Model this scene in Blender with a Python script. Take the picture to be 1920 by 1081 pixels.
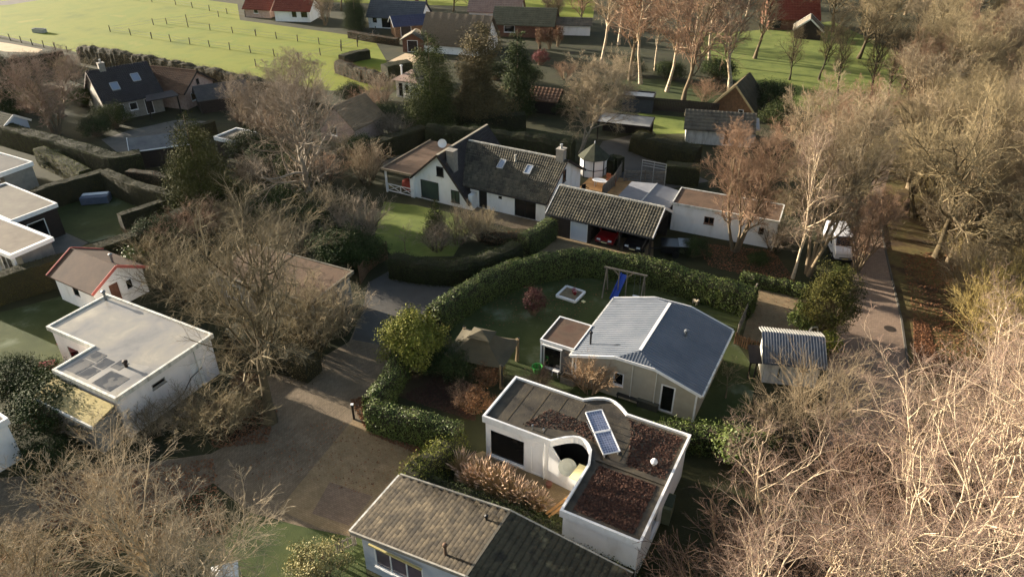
import bpy, math, random
import numpy as np
R = math.radians
for o in list(bpy.data.objects): bpy.data.objects.remove(o, do_unlink=True)
scn = bpy.context.scene
COL = scn.collection

# ------------------------------------------------------------------ camera
CAM_H, PITCH, FOV = 32.0, R(32.0), R(70.0)
FPX = 960 / math.tan(FOV / 2)
cam = bpy.data.cameras.new('camera'); cam.sensor_width = 36; cam.angle = FOV; cam.clip_end = 3000
camo = bpy.data.objects.new('camera', cam); COL.objects.link(camo)
camo.location = (0, 0, CAM_H); camo.rotation_euler = (R(90) - PITCH, 0, 0)
scn.camera = camo

# ------------------------------------------------------------------ sky, sun, exposure
SUN_EL, SUN_BETA = R(11.5), R(28.0)
SDIR = np.array([-math.cos(SUN_BETA) * math.cos(SUN_EL), math.sin(SUN_BETA) * math.cos(SUN_EL), math.sin(SUN_EL)])  # towards the sun
w = bpy.data.worlds.new('World'); scn.world = w; w.use_nodes = True
nt = w.node_tree; bg = nt.nodes['Background']
sky = nt.nodes.new('ShaderNodeTexSky'); sky.sky_type = 'NISHITA'; sky.sun_disc = False
sky.sun_elevation = SUN_EL; sky.sun_rotation = math.atan2(SDIR[0], SDIR[1]); sky.air_density = 1.0; sky.dust_density = 2.5; sky.ozone_density = .6
nt.links.new(sky.outputs[0], bg.inputs[0]); bg.inputs[1].default_value = 0.075
sl = bpy.data.lights.new('sun', 'SUN'); sl.energy = 5.0; sl.angle = R(0.5); sl.color = (1.0, 0.89, 0.74)
so = bpy.data.objects.new('sun', sl); COL.objects.link(so)
so.rotation_euler = (R(90) - SUN_EL, 0, math.atan2(SDIR[0], -SDIR[1]))
scn.view_settings.view_transform = 'Standard'; scn.view_settings.look = 'None'
scn.view_settings.exposure = 1.98; scn.view_settings.gamma = 1.0

# ------------------------------------------------------------------ helpers
def P(px, py, z=0.0):
    """ground survey: where the sight line through a point of the 1920x1081 photo meets height z"""
    u = (px - 960) / FPX; v = (py - 540.5) / FPX
    d = (u, math.cos(PITCH) - v * math.sin(PITCH), -math.sin(PITCH) - v * math.cos(PITCH))
    t = (z - CAM_H) / d[2]
    return (d[0] * t, d[1] * t)

def lin(c):
    return tuple(((x / 255) / 12.92 if x / 255 <= .04045 else ((x / 255 + .055) / 1.055) ** 2.4) for x in c) + (1.0,)

MATS = {}
def M(name, cols, scale=3.0, rough=.85, bump=0.0, bscale=30.0, detail=5.0, island=0.0, obj=0.0, spec=.25, metal=0.0,
      stretch=None, wet=None, trans=0.0, dist=0.0, fine=0.0):
    """noise-mottled principled material; cols are sRGB stops"""
    if name in MATS: return MATS[name]
    m = bpy.data.materials.new(name); m.use_nodes = True; n = m.node_tree.nodes; L = m.node_tree.links
    b = n['Principled BSDF']; b.inputs['Roughness'].default_value = rough
    b.inputs['Specular IOR Level'].default_value = spec; b.inputs['Metallic'].default_value = metal
    geo = n.new('ShaderNodeNewGeometry'); vec = geo.outputs['Position']
    if stretch:
        mp = n.new('ShaderNodeMapping'); mp.inputs['Scale'].default_value = stretch; L.new(vec, mp.inputs[0]); vec = mp.outputs[0]
    no = n.new('ShaderNodeTexNoise'); no.inputs['Scale'].default_value = scale; no.inputs['Detail'].default_value = detail
    no.inputs['Roughness'].default_value = .62; no.inputs['Distortion'].default_value = dist
    L.new(vec, no.inputs['Vector'])
    if len(cols) > 1:
        ra = n.new('ShaderNodeValToRGB'); e = ra.color_ramp.elements
        lo, hi = .3, .7
        for i, c in enumerate(cols):
            p = lo + (hi - lo) * i / (len(cols) - 1)
            el = e[i] if i < 2 and i < len(e) else e.new(p)
            el.position = p; el.color = lin(c)
        L.new(no.outputs['Fac'], ra.inputs[0]); col = ra.outputs[0]
    else:
        rgb = n.new('ShaderNodeRGB'); rgb.outputs[0].default_value = lin(cols[0]); col = rgb.outputs[0]
    def vary(col, src, amt):
        mr = n.new('ShaderNodeMapRange'); mr.inputs[3].default_value = 1 - amt; mr.inputs[4].default_value = 1 + amt
        L.new(src, mr.inputs[0])
        mx = n.new('ShaderNodeVectorMath'); mx.operation = 'SCALE'; L.new(col, mx.inputs[0]); L.new(mr.outputs[0], mx.inputs['Scale'])
        return mx.outputs[0]
    if island: col = vary(col, geo.outputs['Random Per Island'], island)
    if obj:
        oi = n.new('ShaderNodeObjectInfo'); col = vary(col, oi.outputs['Random'], obj)
    if fine:
        fn = n.new('ShaderNodeTexNoise'); fn.inputs['Scale'].default_value = 45; fn.inputs['Detail'].default_value = 4; L.new(geo.outputs['Position'], fn.inputs['Vector'])
        col = vary(col, fn.outputs['Fac'], fine)
    L.new(col, b.inputs['Base Color'])
    if wet:   # wet = (scale, threshold): smooth, shiny puddles
        wn = n.new('ShaderNodeTexNoise'); wn.inputs['Scale'].default_value = wet[0]; L.new(geo.outputs['Position'], wn.inputs['Vector'])
        mr = n.new('ShaderNodeMapRange'); mr.inputs[1].default_value = wet[1] - .03; mr.inputs[2].default_value = wet[1] + .03
        mr.inputs[3].default_value = rough; mr.inputs[4].default_value = .06
        L.new(wn.outputs['Fac'], mr.inputs[0]); L.new(mr.outputs[0], b.inputs['Roughness'])
    if bump:
        bn = n.new('ShaderNodeTexNoise'); bn.inputs['Scale'].default_value = bscale; bn.inputs['Detail'].default_value = 6; L.new(vec, bn.inputs['Vector'])
        bu = n.new('ShaderNodeBump'); bu.inputs['Strength'].default_value = min(1, bump); bu.inputs['Distance'].default_value = .03
        L.new(bn.outputs['Fac'], bu.inputs['Height']); L.new(bu.outputs[0], b.inputs['Normal'])
    if trans:
        b.inputs['Transmission Weight'].default_value = trans
    MATS[name] = m
    return m

def brickmat(name, c1, c2, mortar, bw=.22, bh=.11, rot=-28, dirt=None, rough=.9):
    m = bpy.data.materials.new(name); m.use_nodes = True; n = m.node_tree.nodes; L = m.node_tree.links
    b = n['Principled BSDF']; b.inputs['Roughness'].default_value = rough; b.inputs['Specular IOR Level'].default_value = .2
    geo = n.new('ShaderNodeNewGeometry'); mp = n.new('ShaderNodeMapping'); mp.inputs['Rotation'].default_value = (0, 0, R(-rot)); L.new(geo.outputs['Position'], mp.inputs[0])
    br = n.new('ShaderNodeTexBrick'); br.inputs['Scale'].default_value = 1; br.inputs['Brick Width'].default_value = bw; br.inputs['Row Height'].default_value = bh
    br.inputs['Mortar Size'].default_value = .008; br.inputs['Color1'].default_value = lin(c1); br.inputs['Color2'].default_value = lin(c2); br.inputs['Mortar'].default_value = lin(mortar)
    L.new(mp.outputs[0], br.inputs['Vector'])
    no = n.new('ShaderNodeTexNoise'); no.inputs['Scale'].default_value = .7; no.inputs['Detail'].default_value = 7; no.inputs['Roughness'].default_value = .7; L.new(geo.outputs['Position'], no.inputs['Vector'])
    mr = n.new('ShaderNodeMapRange'); mr.inputs[1].default_value = .35; mr.inputs[2].default_value = .7; mr.inputs[4].default_value = .75; L.new(no.outputs['Fac'], mr.inputs[0])
    mx = n.new('ShaderNodeMix'); mx.data_type = 'RGBA'; L.new(mr.outputs[0], mx.inputs[0]); L.new(br.outputs['Color'], mx.inputs[6]); mx.inputs[7].default_value = lin(dirt or (70, 64, 50))
    L.new(mx.outputs[2], b.inputs['Base Color'])
    bu = n.new('ShaderNodeBump'); bu.inputs['Strength'].default_value = .5; bu.inputs['Distance'].default_value = .01; bu.invert = True
    L.new(br.outputs['Fac'], bu.inputs['Height']); L.new(bu.outputs[0], b.inputs['Normal'])
    MATS[name] = m
    return m

def meshobj(name, verts, faces, mat, parent=None, smooth=False):
    me = bpy.data.meshes.new(name)
    if isinstance(verts, np.ndarray) and isinstance(faces, np.ndarray):
        nv, nf, k = len(verts), len(faces), faces.shape[1]
        me.vertices.add(nv); me.vertices.foreach_set('co', np.ascontiguousarray(verts, dtype=np.float32).ravel())
        me.loops.add(nf * k); me.loops.foreach_set('vertex_index', np.ascontiguousarray(faces, dtype=np.int32).ravel())
        me.polygons.add(nf); me.polygons.foreach_set('loop_start', np.arange(0, nf * k, k, dtype=np.int32))
        me.update(calc_edges=True)
    else:
        me.from_pydata(verts, [], faces); me.update()
    if smooth: me.polygons.foreach_set('use_smooth', [True] * len(me.polygons))
    me.materials.append(mat)
    return link(name, me, parent)

def link(name, data, parent=None):
    o = bpy.data.objects.new(name, data); COL.objects.link(o)
    if parent is not None: o.parent = parent
    return o

def tag(o, label, cat, group=None, kind=None):
    o['label'] = label; o['category'] = cat
    if group: o['group'] = group
    if kind: o['kind'] = kind
    return o

def thing(name, label, cat, loc=(0, 0, 0), ang=0.0, group=None):
    o = bpy.data.objects.new(name, None); o.empty_display_size = .3; COL.objects.link(o)
    o.location = loc if len(loc) == 3 else (loc[0], loc[1], 0); o.rotation_euler = (0, 0, R(ang))
    return tag(o, label, cat, group)

class MB:
    def __init__(s): s.v = []; s.f = []
    def box(s, x0, y0, z0, x1, y1, z1):
        i = len(s.v)
        s.v += [(x0, y0, z0), (x1, y0, z0), (x1, y1, z0), (x0, y1, z0), (x0, y0, z1), (x1, y0, z1), (x1, y1, z1), (x0, y1, z1)]
        s.f += [(i, i+3, i+2, i+1), (i+4, i+5, i+6, i+7), (i, i+1, i+5, i+4), (i+1, i+2, i+6, i+5), (i+2, i+3, i+7, i+6), (i+3, i, i+4, i+7)]
        return s
    def poly(s, pts):
        i = len(s.v); s.v += [tuple(p) for p in pts]; s.f.append(tuple(range(i, i + len(pts)))); return s
    def prism(s, pts, z0, z1):
        n = len(pts); i = len(s.v)
        s.v += [(p[0], p[1], z0) for p in pts] + [(p[0], p[1], z1) for p in pts]
        s.f.append(tuple(reversed(range(i, i + n)))); s.f.append(tuple(range(i + n, i + 2 * n)))
        for k in range(n): s.f.append((i + k, i + (k + 1) % n, i + n + (k + 1) % n, i + n + k))
        return s
    def slab(s, pts, t):      # planar polygon of 3D points thickened downwards
        n = len(pts); i = len(s.v)
        s.v += [tuple(p) for p in pts] + [(p[0], p[1], p[2] - t) for p in pts]
        s.f.append(tuple(range(i, i + n))); s.f.append(tuple(reversed(range(i + n, i + 2 * n))))
        for k in range(n): s.f.append((i + (k + 1) % n, i + k, i + n + k, i + n + (k + 1) % n))
        return s
    def bar(s, p, q, w, h=None, up=(0, 0, 1)):
        p = np.array(p, float); q = np.array(q, float); h = h or w
        t = q - p; t /= np.linalg.norm(t); a = np.cross(t, up)
        if np.linalg.norm(a) < 1e-3: a = np.cross(t, (1, 0, 0))
        a /= np.linalg.norm(a); b = np.cross(a, t); i = len(s.v)
        for c in (p, q):
            for sa, sb in ((-1, -1), (1, -1), (1, 1), (-1, 1)): s.v.append(tuple(c + a * sa * w / 2 + b * sb * h / 2))
        s.f += [(i, i+1, i+2, i+3), (i+7, i+6, i+5, i+4)] + [(i + k, i + 4 + k, i + 4 + (k + 1) % 4, i + (k + 1) % 4) for k in range(4)]
        return s
    def tube(s, pts, r, n=8, cap=True):
        P_ = [np.array(p, float) for p in pts]; i = len(s.v); rr = r if hasattr(r, '__len__') else [r] * len(P_)
        for k, p in enumerate(P_):
            t = P_[min(k + 1, len(P_) - 1)] - P_[max(k - 1, 0)]; t /= np.linalg.norm(t)
            a = np.cross(t, (0, 0, 1)); a = a if np.linalg.norm(a) > 1e-3 else np.array((1., 0, 0)); a /= np.linalg.norm(a); b = np.cross(t, a)
            for j in range(n):
                q = 2 * math.pi * j / n; s.v.append(tuple(p + rr[k] * (a * math.cos(q) + b * math.sin(q))))
        for k in range(len(P_) - 1):
            for j in range(n): s.f.append((i + k*n + j, i + k*n + (j+1) % n, i + (k+1)*n + (j+1) % n, i + (k+1)*n + j))
        if cap:
            s.f.append(tuple(reversed(range(i, i + n)))); s.f.append(tuple(range(i + (len(P_)-1)*n, i + len(P_)*n)))
        return s
    def lathe(s, cx, cy, prof, n=12):
        i = len(s.v)
        for r, z in prof:
            for j in range(n): s.v.append((cx + r * math.cos(2*math.pi*j/n), cy + r * math.sin(2*math.pi*j/n), z))
        for k in range(len(prof) - 1):
            for j in range(n): s.f.append((i + k*n + j, i + k*n + (j+1) % n, i + (k+1)*n + (j+1) % n, i + (k+1)*n + j))
        s.f.append(tuple(reversed(range(i, i + n)))); s.f.append(tuple(range(i + (len(prof)-1)*n, i + len(prof)*n)))
        return s
    def blob(s, c, r, rng, n=10, m=7, j=.15):
        i = len(s.v)
        for a in range(m + 1):
            for b in range(n):
                t = math.pi * a / m; p = 2 * math.pi * b / n; k = 1 + rng.uniform(-j, j) * (0 < a < m)
                s.v.append((c[0] + r[0]*k*math.sin(t)*math.cos(p), c[1] + r[1]*k*math.sin(t)*math.sin(p), c[2] + r[2]*k*math.cos(t)))
        for a in range(m):
            for b in range(n): s.f.append((i + a*n + b, i + (a+1)*n + b, i + (a+1)*n + (b+1) % n, i + a*n + (b+1) % n))
        return s
    def build(s, name, mat, parent=None, kind=None, label=None, smooth=False):
        o = meshobj(name, s.v, s.f, mat, parent, smooth)
        if kind: o['kind'] = kind
        if label: o['label'] = label
        return o

def box(name, mat, parent, *b, **k): return MB().box(*b).build(name, mat, parent, **k)

def copy_part(o, parent=None, loc=None, rot=None):
    c = o.copy(); COL.objects.link(c)
    if parent is not None: c.parent = parent
    if loc is not None: c.location = loc
    if rot is not None: c.rotation_euler = rot
    return c

# ------------------------------------------------------------------ materials
white = M('white_render', [(214, 211, 204), (230, 228, 223), (237, 235, 231), (233, 231, 227)], .9, .8, .15, 25, fine=.05, stretch=(1.2, 1.2, .5))
whitet = M('white_trim', [(214, 212, 208), (230, 229, 226)], 3, .55, fine=.05)
dirtywhite = M('dirty_white', [(150, 148, 138), (200, 198, 188), (215, 213, 206)], 1.2, .8, .1, fine=.08, stretch=(2.5, 2.5, .5))
beige = M('beige_cladding', [(158, 150, 132), (172, 163, 145)], 2, .7, fine=.05)
greywall = M('grey_render', [(120, 116, 108), (145, 140, 130)], 1.5, .85, fine=.08)
pinkwall = M('pale_brick', [(165, 135, 120), (190, 165, 150)], 3, .9, .2, fine=.12)
brickwall = M('brown_brick', [(92, 62, 48), (118, 82, 64)], 4, .9, .2, fine=.2)
darkwood = M('dark_wood', [(36, 30, 27), (52, 44, 38)], 2, .8, .3, 20, stretch=(1, 1, 6), fine=.15)
brownwood = M('brown_wood', [(84, 62, 44), (112, 86, 62)], 3, .8, .3, 20, fine=.15, obj=.15)
greywood = M('weathered_wood', [(98, 90, 80), (135, 126, 112)], 3, .85, .3, 20, fine=.15, obj=.15)
deckwood = M('deck_wood', [(150, 112, 70), (176, 136, 88)], 3, .75, fine=.1, obj=.1)
glass = M('window_glass', [(14, 16, 18)], 1, .06, spec=.6)
glassgreen = M('window_glass_green', [(52, 66, 62), (66, 80, 72)], .8, .12, spec=.6)
blackm = M('black_plastic', [(18, 18, 19)], 1, .5, spec=.4)
darkframe = M('dark_frame', [(32, 33, 35)], 1, .5, spec=.4)
greym = M('grey_metal', [(110, 112, 114), (135, 137, 138)], 4, .4, metal=.6, fine=.05)
zinc = M('zinc', [(145, 146, 145), (168, 168, 165)], 4, .5, metal=.3, fine=.06)
metalroof = M('steel_roof_sheet', [(92, 98, 106), (110, 114, 120)], .7, .45, metal=0.0, spec=.35, fine=.05)
bluesteel = M('blue_fibre_sheet', [(56, 62, 72), (84, 89, 97), (68, 75, 85)], 2, .5, spec=.4, fine=.1)
bitumen = M('bitumen_roof', [(46, 42, 37), (66, 60, 50), (82, 74, 60)], 1.1, .75, .4, 18, fine=.15, wet=(.35, .66))
brownbit = M('brown_bitumen', [(72, 57, 44), (94, 74, 58), (82, 66, 50)], 1.0, .85, .3, 22, fine=.15)
greybit = M('grey_bitumen', [(92, 87, 79), (112, 106, 95)], .8, .8, .3, 22, fine=.12)
wetroof = M('wet_bitumen', [(122, 121, 118), (138, 135, 130), (150, 145, 134), (172, 164, 148)], .35, .55, .15, 20, fine=.1, wet=(.2, .45), dist=.4)
mosstile = M('mossy_tiles', [(36, 32, 26), (52, 46, 36), (72, 64, 50)], 1.6, .9, .4, 40, island=.45, fine=.3)
lichtile = M('lichen_tiles', [(50, 48, 43), (74, 70, 60), (96, 89, 73)], .8, .9, .4, 30, fine=.22, island=.3)
darktile = M('dark_tiles', [(40, 38, 40), (54, 52, 54)], 1.2, .75, .2, 30, fine=.12)
greytile = M('grey_tiles', [(74, 70, 62), (98, 92, 80), (112, 104, 88)], .9, .85, .3, 30, fine=.18)
ridgem = M('ridge_tile_clay', [(150, 146, 136), (185, 180, 168)], 3, .8, island=.2, obj=.2)
redtile = M('red_tiles', [(96, 46, 36), (122, 62, 48), (110, 58, 46)], 1.5, .85, .2, fine=.15)
browntile = M('brown_tiles', [(86, 64, 50), (112, 84, 64)], 1.2, .85, .2, fine=.15)
thatch = M('thatch', [(92, 80, 66), (120, 106, 88)], 2, .95, .8, 14, stretch=(3, 3, 1), fine=.2)
mossthatch = M('mossy_thatch', [(62, 55, 40), (84, 75, 54)], 1.4, .95, .8, 14, fine=.25)
shingle = M('green_shingle', [(48, 50, 39), (66, 67, 52)], 2, .9, .3, fine=.15)
canvas = M('shaded_olive_canvas', [(64, 59, 44), (78, 71, 53)], 1.5, .8, fine=.06)  # olive cloth darkened: shade falling on the tent is put into the colour
redm = M('red_paint', [(120, 14, 18)], 1, .35, spec=.5)
redbrown = M('red_cushion', [(132, 52, 40), (150, 64, 48)], 4, .8, fine=.1)
bluep = M('blue_plastic', [(34, 66, 150)], 1, .4, spec=.4)
greenp = M('green_plastic', [(58, 150, 62)], 1, .45, spec=.4)
yellowp = M('cream_plastic', [(226, 212, 156)], 1, .5)
carwhite = M('white_car_paint', [(205, 206, 208)], 1, .28, spec=.5)
carblack = M('dark_car_paint', [(20, 21, 25)], 1, .25, spec=.5)
chrome = M('chrome', [(190, 192, 195)], 1, .2, metal=.9)
rubber = M('rubber', [(16, 16, 16)], 1, .85)
pvcell = M('solar_cell', [(100, 106, 128), (118, 122, 142)], 6, .25, spec=.6, island=.15)
soil = M('garden_soil', [(46, 38, 28), (66, 54, 38), (80, 70, 44)], .5, .95, .6, 10, fine=.2)
ground = M('rough_grass_ground', [(32, 32, 18), (42, 44, 22), (52, 52, 28), (40, 36, 24)], .25, .95, .7, 8, detail=9, fine=.25)
lawn = M('lawn_grass', [(44, 56, 28), (60, 70, 34), (74, 80, 40)], .45, .95, .6, 14, detail=8, fine=.25)
frostlawn = M('frosty_lawn', [(42, 50, 21), (53, 62, 27), (63, 70, 35), (98, 105, 82)], .33, .95, .6, 12, detail=9, fine=.25)
brightlawn = M('bright_lawn', [(76, 88, 36), (98, 108, 46), (112, 118, 56)], .4, .95, .5, 14, detail=8, fine=.2)
fieldm = M('pasture', [(84, 97, 14), (100, 108, 18), (110, 115, 24), (98, 110, 20), (122, 120, 38)], .13, .95, .5, 10, detail=10, fine=.12)
woodfloor = M('woodland_floor', [(50, 40, 28), (76, 60, 38), (98, 86, 50), (70, 66, 38)], .6, .95, .8, 9, detail=9, fine=.3)
asphalt = M('lane_asphalt', [(66, 64, 60), (80, 77, 72), (72, 68, 62)], .4, .85, .3, 40, detail=8, fine=.15)
pathm = M('pale_sand_path', [(170, 150, 120), (190, 168, 136)], .8, .95, .3, fine=.1)
slabm = M('concrete_slab', [(86, 82, 75), (106, 101, 92)], .7, .9, .2, fine=.12)
drygrass = M('dry_reed', [(170, 140, 96), (200, 172, 124)], 2, .8, island=.25)
litterm = M('fallen_leaf', [(90, 58, 40), (122, 84, 56), (76, 52, 40)], 3, .85, island=.4)
rooflitter = M('roof_leaf', [(48, 34, 27), (74, 48, 36), (40, 30, 26)], 3, .85, island=.3)
brickroad = brickmat('brick_lane', (112, 98, 80), (130, 114, 94), (88, 78, 62), rot=62, dirt=(88, 77, 60))
brickdrive = brickmat('brick_drive', (132, 112, 84), (150, 128, 98), (104, 90, 68), rot=-28, dirt=(104, 92, 68))
brickright = brickmat('brick_right_lane', (132, 112, 96), (150, 128, 108), (104, 90, 78), rot=20, dirt=(112, 96, 82))

barkT = M('tan_bark', [(92, 80, 62), (124, 108, 84)], 3, .9, .5, 12, stretch=(3, 3, .7), obj=.12)
barkO = M('mossy_bark', [(66, 58, 42), (92, 80, 58)], 2, .9, .5, 12, obj=.15)
barkG = M('grey_bark', [(112, 104, 92), (150, 140, 124)], 3, .9, .5, 12, obj=.1)
barkB = M('birch_bark', [(84, 72, 58), (172, 154, 128), (196, 178, 150), (188, 170, 142)], 2.2, .8, .3, 12, stretch=(1, 1, 3.5))
barkD = M('dark_ivy_bark', [(46, 42, 32), (70, 64, 48)], 2, .95, .5, 12)
twT = M('tan_twigs', [(118, 105, 84), (152, 136, 110)], .6, .85, island=.22, obj=.12)
twO = M('olive_twigs', [(108, 97, 72), (144, 129, 98)], .6, .85, island=.25, obj=.15)
twR = M('russet_twigs', [(116, 92, 74), (146, 118, 94)], .6, .85, island=.22, obj=.12)
twG = M('grey_twigs', [(110, 98, 84), (146, 130, 110)], .6, .85, island=.22, obj=.1)
twB = M('birch_twigs', [(116, 97, 85), (144, 122, 107)], .6, .85, island=.22, obj=.1)
leafD = M('dark_evergreen', [(38, 50, 26), (58, 68, 34)], .9, .75, island=.4, obj=.15, spec=.08)
leafY = M('yew_green', [(44, 54, 26), (74, 78, 36)], .7, .75, island=.4, obj=.1, spec=.08)
leafL = M('laurel_leaf', [(64, 80, 34), (98, 108, 52)], .6, .55, island=.4, spec=.2)
leafC = M('clipped_hedge', [(48, 52, 24), (76, 72, 35)], .6, .85, island=.35, obj=.1, spec=.08)
leafG = M('golden_privet', [(84, 92, 36), (118, 116, 52)], .8, .75, island=.3, spec=.1)
leafB = M('copper_leaf', [(88, 60, 38), (112, 80, 52)], .6, .8, island=.35, obj=.1)
leafW = M('larch_brown', [(70, 62, 36), (96, 84, 50)], .7, .8, island=.35)
leafV = M('ivy_leaf', [(36, 46, 22), (60, 66, 30)], 1, .7, island=.4, spec=.1)
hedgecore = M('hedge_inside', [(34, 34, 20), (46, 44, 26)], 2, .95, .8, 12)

# ------------------------------------------------------------------ building blocks
def window(root, p, d, nrm, u0, u1, z0, z1, kind='window', fm=None, gm=None, rec=.06, fw=.07, mull=0, depth=.06):
    """p: wall start, d: wall direction, nrm: outward normal (local xy)"""
    fm = fm or whitet; gm = gm or glass
    p = np.array(p, float); d = np.array(d, float); nrm = np.array(nrm, float)
    def at(u, z, k): q = p + d * u + nrm * k; return (q[0], q[1], z)
    k0 = -rec; kc = k0 + depth / 2
    m = MB(); up = (nrm[0], nrm[1], 0)
    m.bar(at(u0, z0 + fw/2, kc), at(u1, z0 + fw/2, kc), fw, depth, up=up); m.bar(at(u0, z1 - fw/2, kc), at(u1, z1 - fw/2, kc), fw, depth, up=up)
    m.bar(at(u0 + fw/2, z0 + fw, kc), at(u0 + fw/2, z1 - fw, kc), fw, depth, up=up); m.bar(at(u1 - fw/2, z0 + fw, kc), at(u1 - fw/2, z1 - fw, kc), fw, depth, up=up)
    for i in range(mull):
        u = u0 + (u1 - u0) * (i + 1) / (mull + 1); m.bar(at(u, z0 + fw, kc), at(u, z1 - fw, kc), fw * .8, depth, up=up)
    fr = m.build(kind, fm, root)
    g = MB(); kg = k0 + .012
    g.poly([at(u0 + fw*.6, z0 + fw*.6, kg), at(u1 - fw*.6, z0 + fw*.6, kg), at(u1 - fw*.6, z1 - fw*.6, kg), at(u0 + fw*.6, z1 - fw*.6, kg)])
    g.build('pane', gm, fr)
    if kind == 'window' and u1 - u0 > .5:
        MB().bar(at(u0 - .04, z0 - .03, .03), at(u1 + .04, z0 - .03, .03), .05, .14, up=up).build('sill', fm, fr)
    return fr

def walls(root, foot, h, mat, holes=(), z0=0.0, name='wall', gables=()):
    """foot: CCW local polygon; holes: (edge, u0, u1, z0, z1, kind, options); gables: (edge, [(u, z)...]) extra outline above h"""
    n = len(foot); m = MB()
    for e in range(n):
        a = np.array(foot[e], float); b = np.array(foot[(e + 1) % n], float); L_ = np.linalg.norm(b - a); d = (b - a) / L_; nr = np.array((d[1], -d[0]))
        hs = [q for q in holes if q[0] == e]
        us = sorted({0, L_} | {q[1] for q in hs} | {q[2] for q in hs}); zs = sorted({z0, h} | {min(q[3], h) for q in hs} | {min(q[4], h) for q in hs})
        pt = lambda u, z, k=0: tuple(a + d * u + nr * k) + (z,)
        for i in range(len(us) - 1):
            for j in range(len(zs) - 1):
                cu, cz = (us[i] + us[i+1]) / 2, (zs[j] + zs[j+1]) / 2
                if any(q[1] < cu < q[2] and q[3] < cz < q[4] for q in hs): continue
                m.poly([pt(us[i], zs[j]), pt(us[i+1], zs[j]), pt(us[i+1], zs[j+1]), pt(us[i], zs[j+1])])
        for q in hs:
            k = -.12
            m.poly([pt(q[1], q[3]), pt(q[1], q[3], k), pt(q[2], q[3], k), pt(q[2], q[3])]); m.poly([pt(q[1], q[4]), pt(q[2], q[4]), pt(q[2], q[4], k), pt(q[1], q[4], k)])
            m.poly([pt(q[1], q[3]), pt(q[1], q[4]), pt(q[1], q[4], k), pt(q[1], q[3], k)]); m.poly([pt(q[2], q[3]), pt(q[2], q[3], k), pt(q[2], q[4], k), pt(q[2], q[4])])
            opt = dict(q[6]) if len(q) > 6 else {}
            window(root, a, d, nr, q[1], q[2], q[3], q[4], q[5], **opt)
        for g in gables:
            if g[0] == e: m.poly([pt(0, h)] + [pt(L_, h)] + [pt(u, z) for u, z in reversed(g[1])])
    return m.build(name, mat, root)

def flat_roof(root, foot, z, topm, rimm, over=.15, rim_w=.14, rim_h=.16, fascia=.28, t=.1):
    c = np.mean(np.array(foot, float), axis=0)
    n = len(foot); F = [np.array(p, float) for p in foot]
    def off(k):      # polygon moved outwards by k
        out = []
        for i in range(n):
            a, b, c_ = F[i-1], F[i], F[(i+1) % n]
            d1 = (b - a) / np.linalg.norm(b - a); d2 = (c_ - b) / np.linalg.norm(c_ - b)
            n1 = np.array((d1[1], -d1[0])); n2 = np.array((d2[1], -d2[0]))
            out.append(b + (n1 + n2) * k / (1 + n1 @ n2))
        return out
    roof = MB().prism([tuple(p) for p in off(over - rim_w + .01)], z - t, z).build('roof', topm, root)
    o1, o2 = off(over), off(over - rim_w); m = MB(); za, zb = z - fascia, z + rim_h
    for i in range(n):
        j = (i + 1) % n
        A, B, C, D = o1[i], o1[j], o2[j], o2[i]
        m.poly([(*A, zb), (*B, zb), (*C, zb), (*D, zb)]); m.poly([(*A, za), (*B, za), (*B, zb), (*A, zb)])
        m.poly([(*C, za), (*D, za), (*D, zb), (*C, zb)]); m.poly([(*B, za), (*A, za), (*D, za), (*C, za)])
    m.build('roof_edge', rimm, root)
    return roof

def wave_sheet(A, B, C, D, tw, tl, amp, step, per=4, sharp=False, t=.05):
    """covering of a roof slope, one loose piece per tile: A,B eave left/right, C,D ridge right/left; tw,tl tile width and length"""
    A, B, C, D = [np.array(p, float) for p in (A, B, C, D)]
    nrm = np.cross(B - A, D - A); nrm /= np.linalg.norm(nrm)
    if nrm[2] < 0: nrm = -nrm
    wid = max(np.linalg.norm(B - A), np.linalg.norm(C - D)); ln = max(np.linalg.norm(D - A), np.linalg.norm(C - B))
    nc = max(1, round(wid / tw)); rows = max(1, round(ln / tl)); S = per + 1
    k = np.arange(S) / per; hu = amp * (.5 + .5 * np.cos(2 * np.pi * k)) ** 1.3
    rr = np.random.default_rng(int(abs(A[0] * 100)) + nc)
    r_, c_ = np.meshgrid(np.arange(rows), np.arange(nc), indexing='ij'); r_ = r_.ravel(); c_ = c_.ravel(); N = len(r_)
    off = (r_ % 2) * (.5 if amp < .03 and step else 0)
    u = np.clip((c_[:, None] + off[:, None] + k[None]) / nc, 0, 1); jit = rr.normal(0, .006, N) if step else np.zeros(N); lift = rr.uniform(0, .012, N) if step else np.zeros(N)
    V = np.zeros((N, 3, S, 3))
    for q, (dv, hh) in enumerate(((0.0, -.02), (0.0, step), (1.04 if step else 1.0, 0.0))):
        v = np.clip((r_ + dv + jit) / rows, 0, 1)[:, None, None]; uu = u[..., None]
        base = (A * (1 - v) + D * v) * (1 - uu) + (B * (1 - v) + C * v) * uu
        V[:, q] = base + ((hu[None] if hh >= 0 else 0 * hu[None]) + hh + .012 + lift[:, None] * (q == 1))[..., None] * nrm
    idx = np.arange(N * 3 * S).reshape(N, 3, S)
    F = np.stack([idx[:, :-1, :-1], idx[:, :-1, 1:], idx[:, 1:, 1:], idx[:, 1:, :-1]], -1).reshape(-1, 4)
    return V.reshape(-1, 3), F

def slope(root, A, B, C, D, mat, under=None, tw=.26, tl=.34, amp=.045, step=.03, per=4, sharp=False, kind='stuff', t=.08, cover='roof_tiles', nm='roof'):
    r = MB().slab([A, B, C, D], t).build(nm, under or mat, root)
    V, F = wave_sheet(A, B, C, D, tw, tl, amp, step, per, sharp)
    o = meshobj(cover, V, F, mat, r, smooth=False); o['kind'] = 'stuff'
    return r

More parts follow.
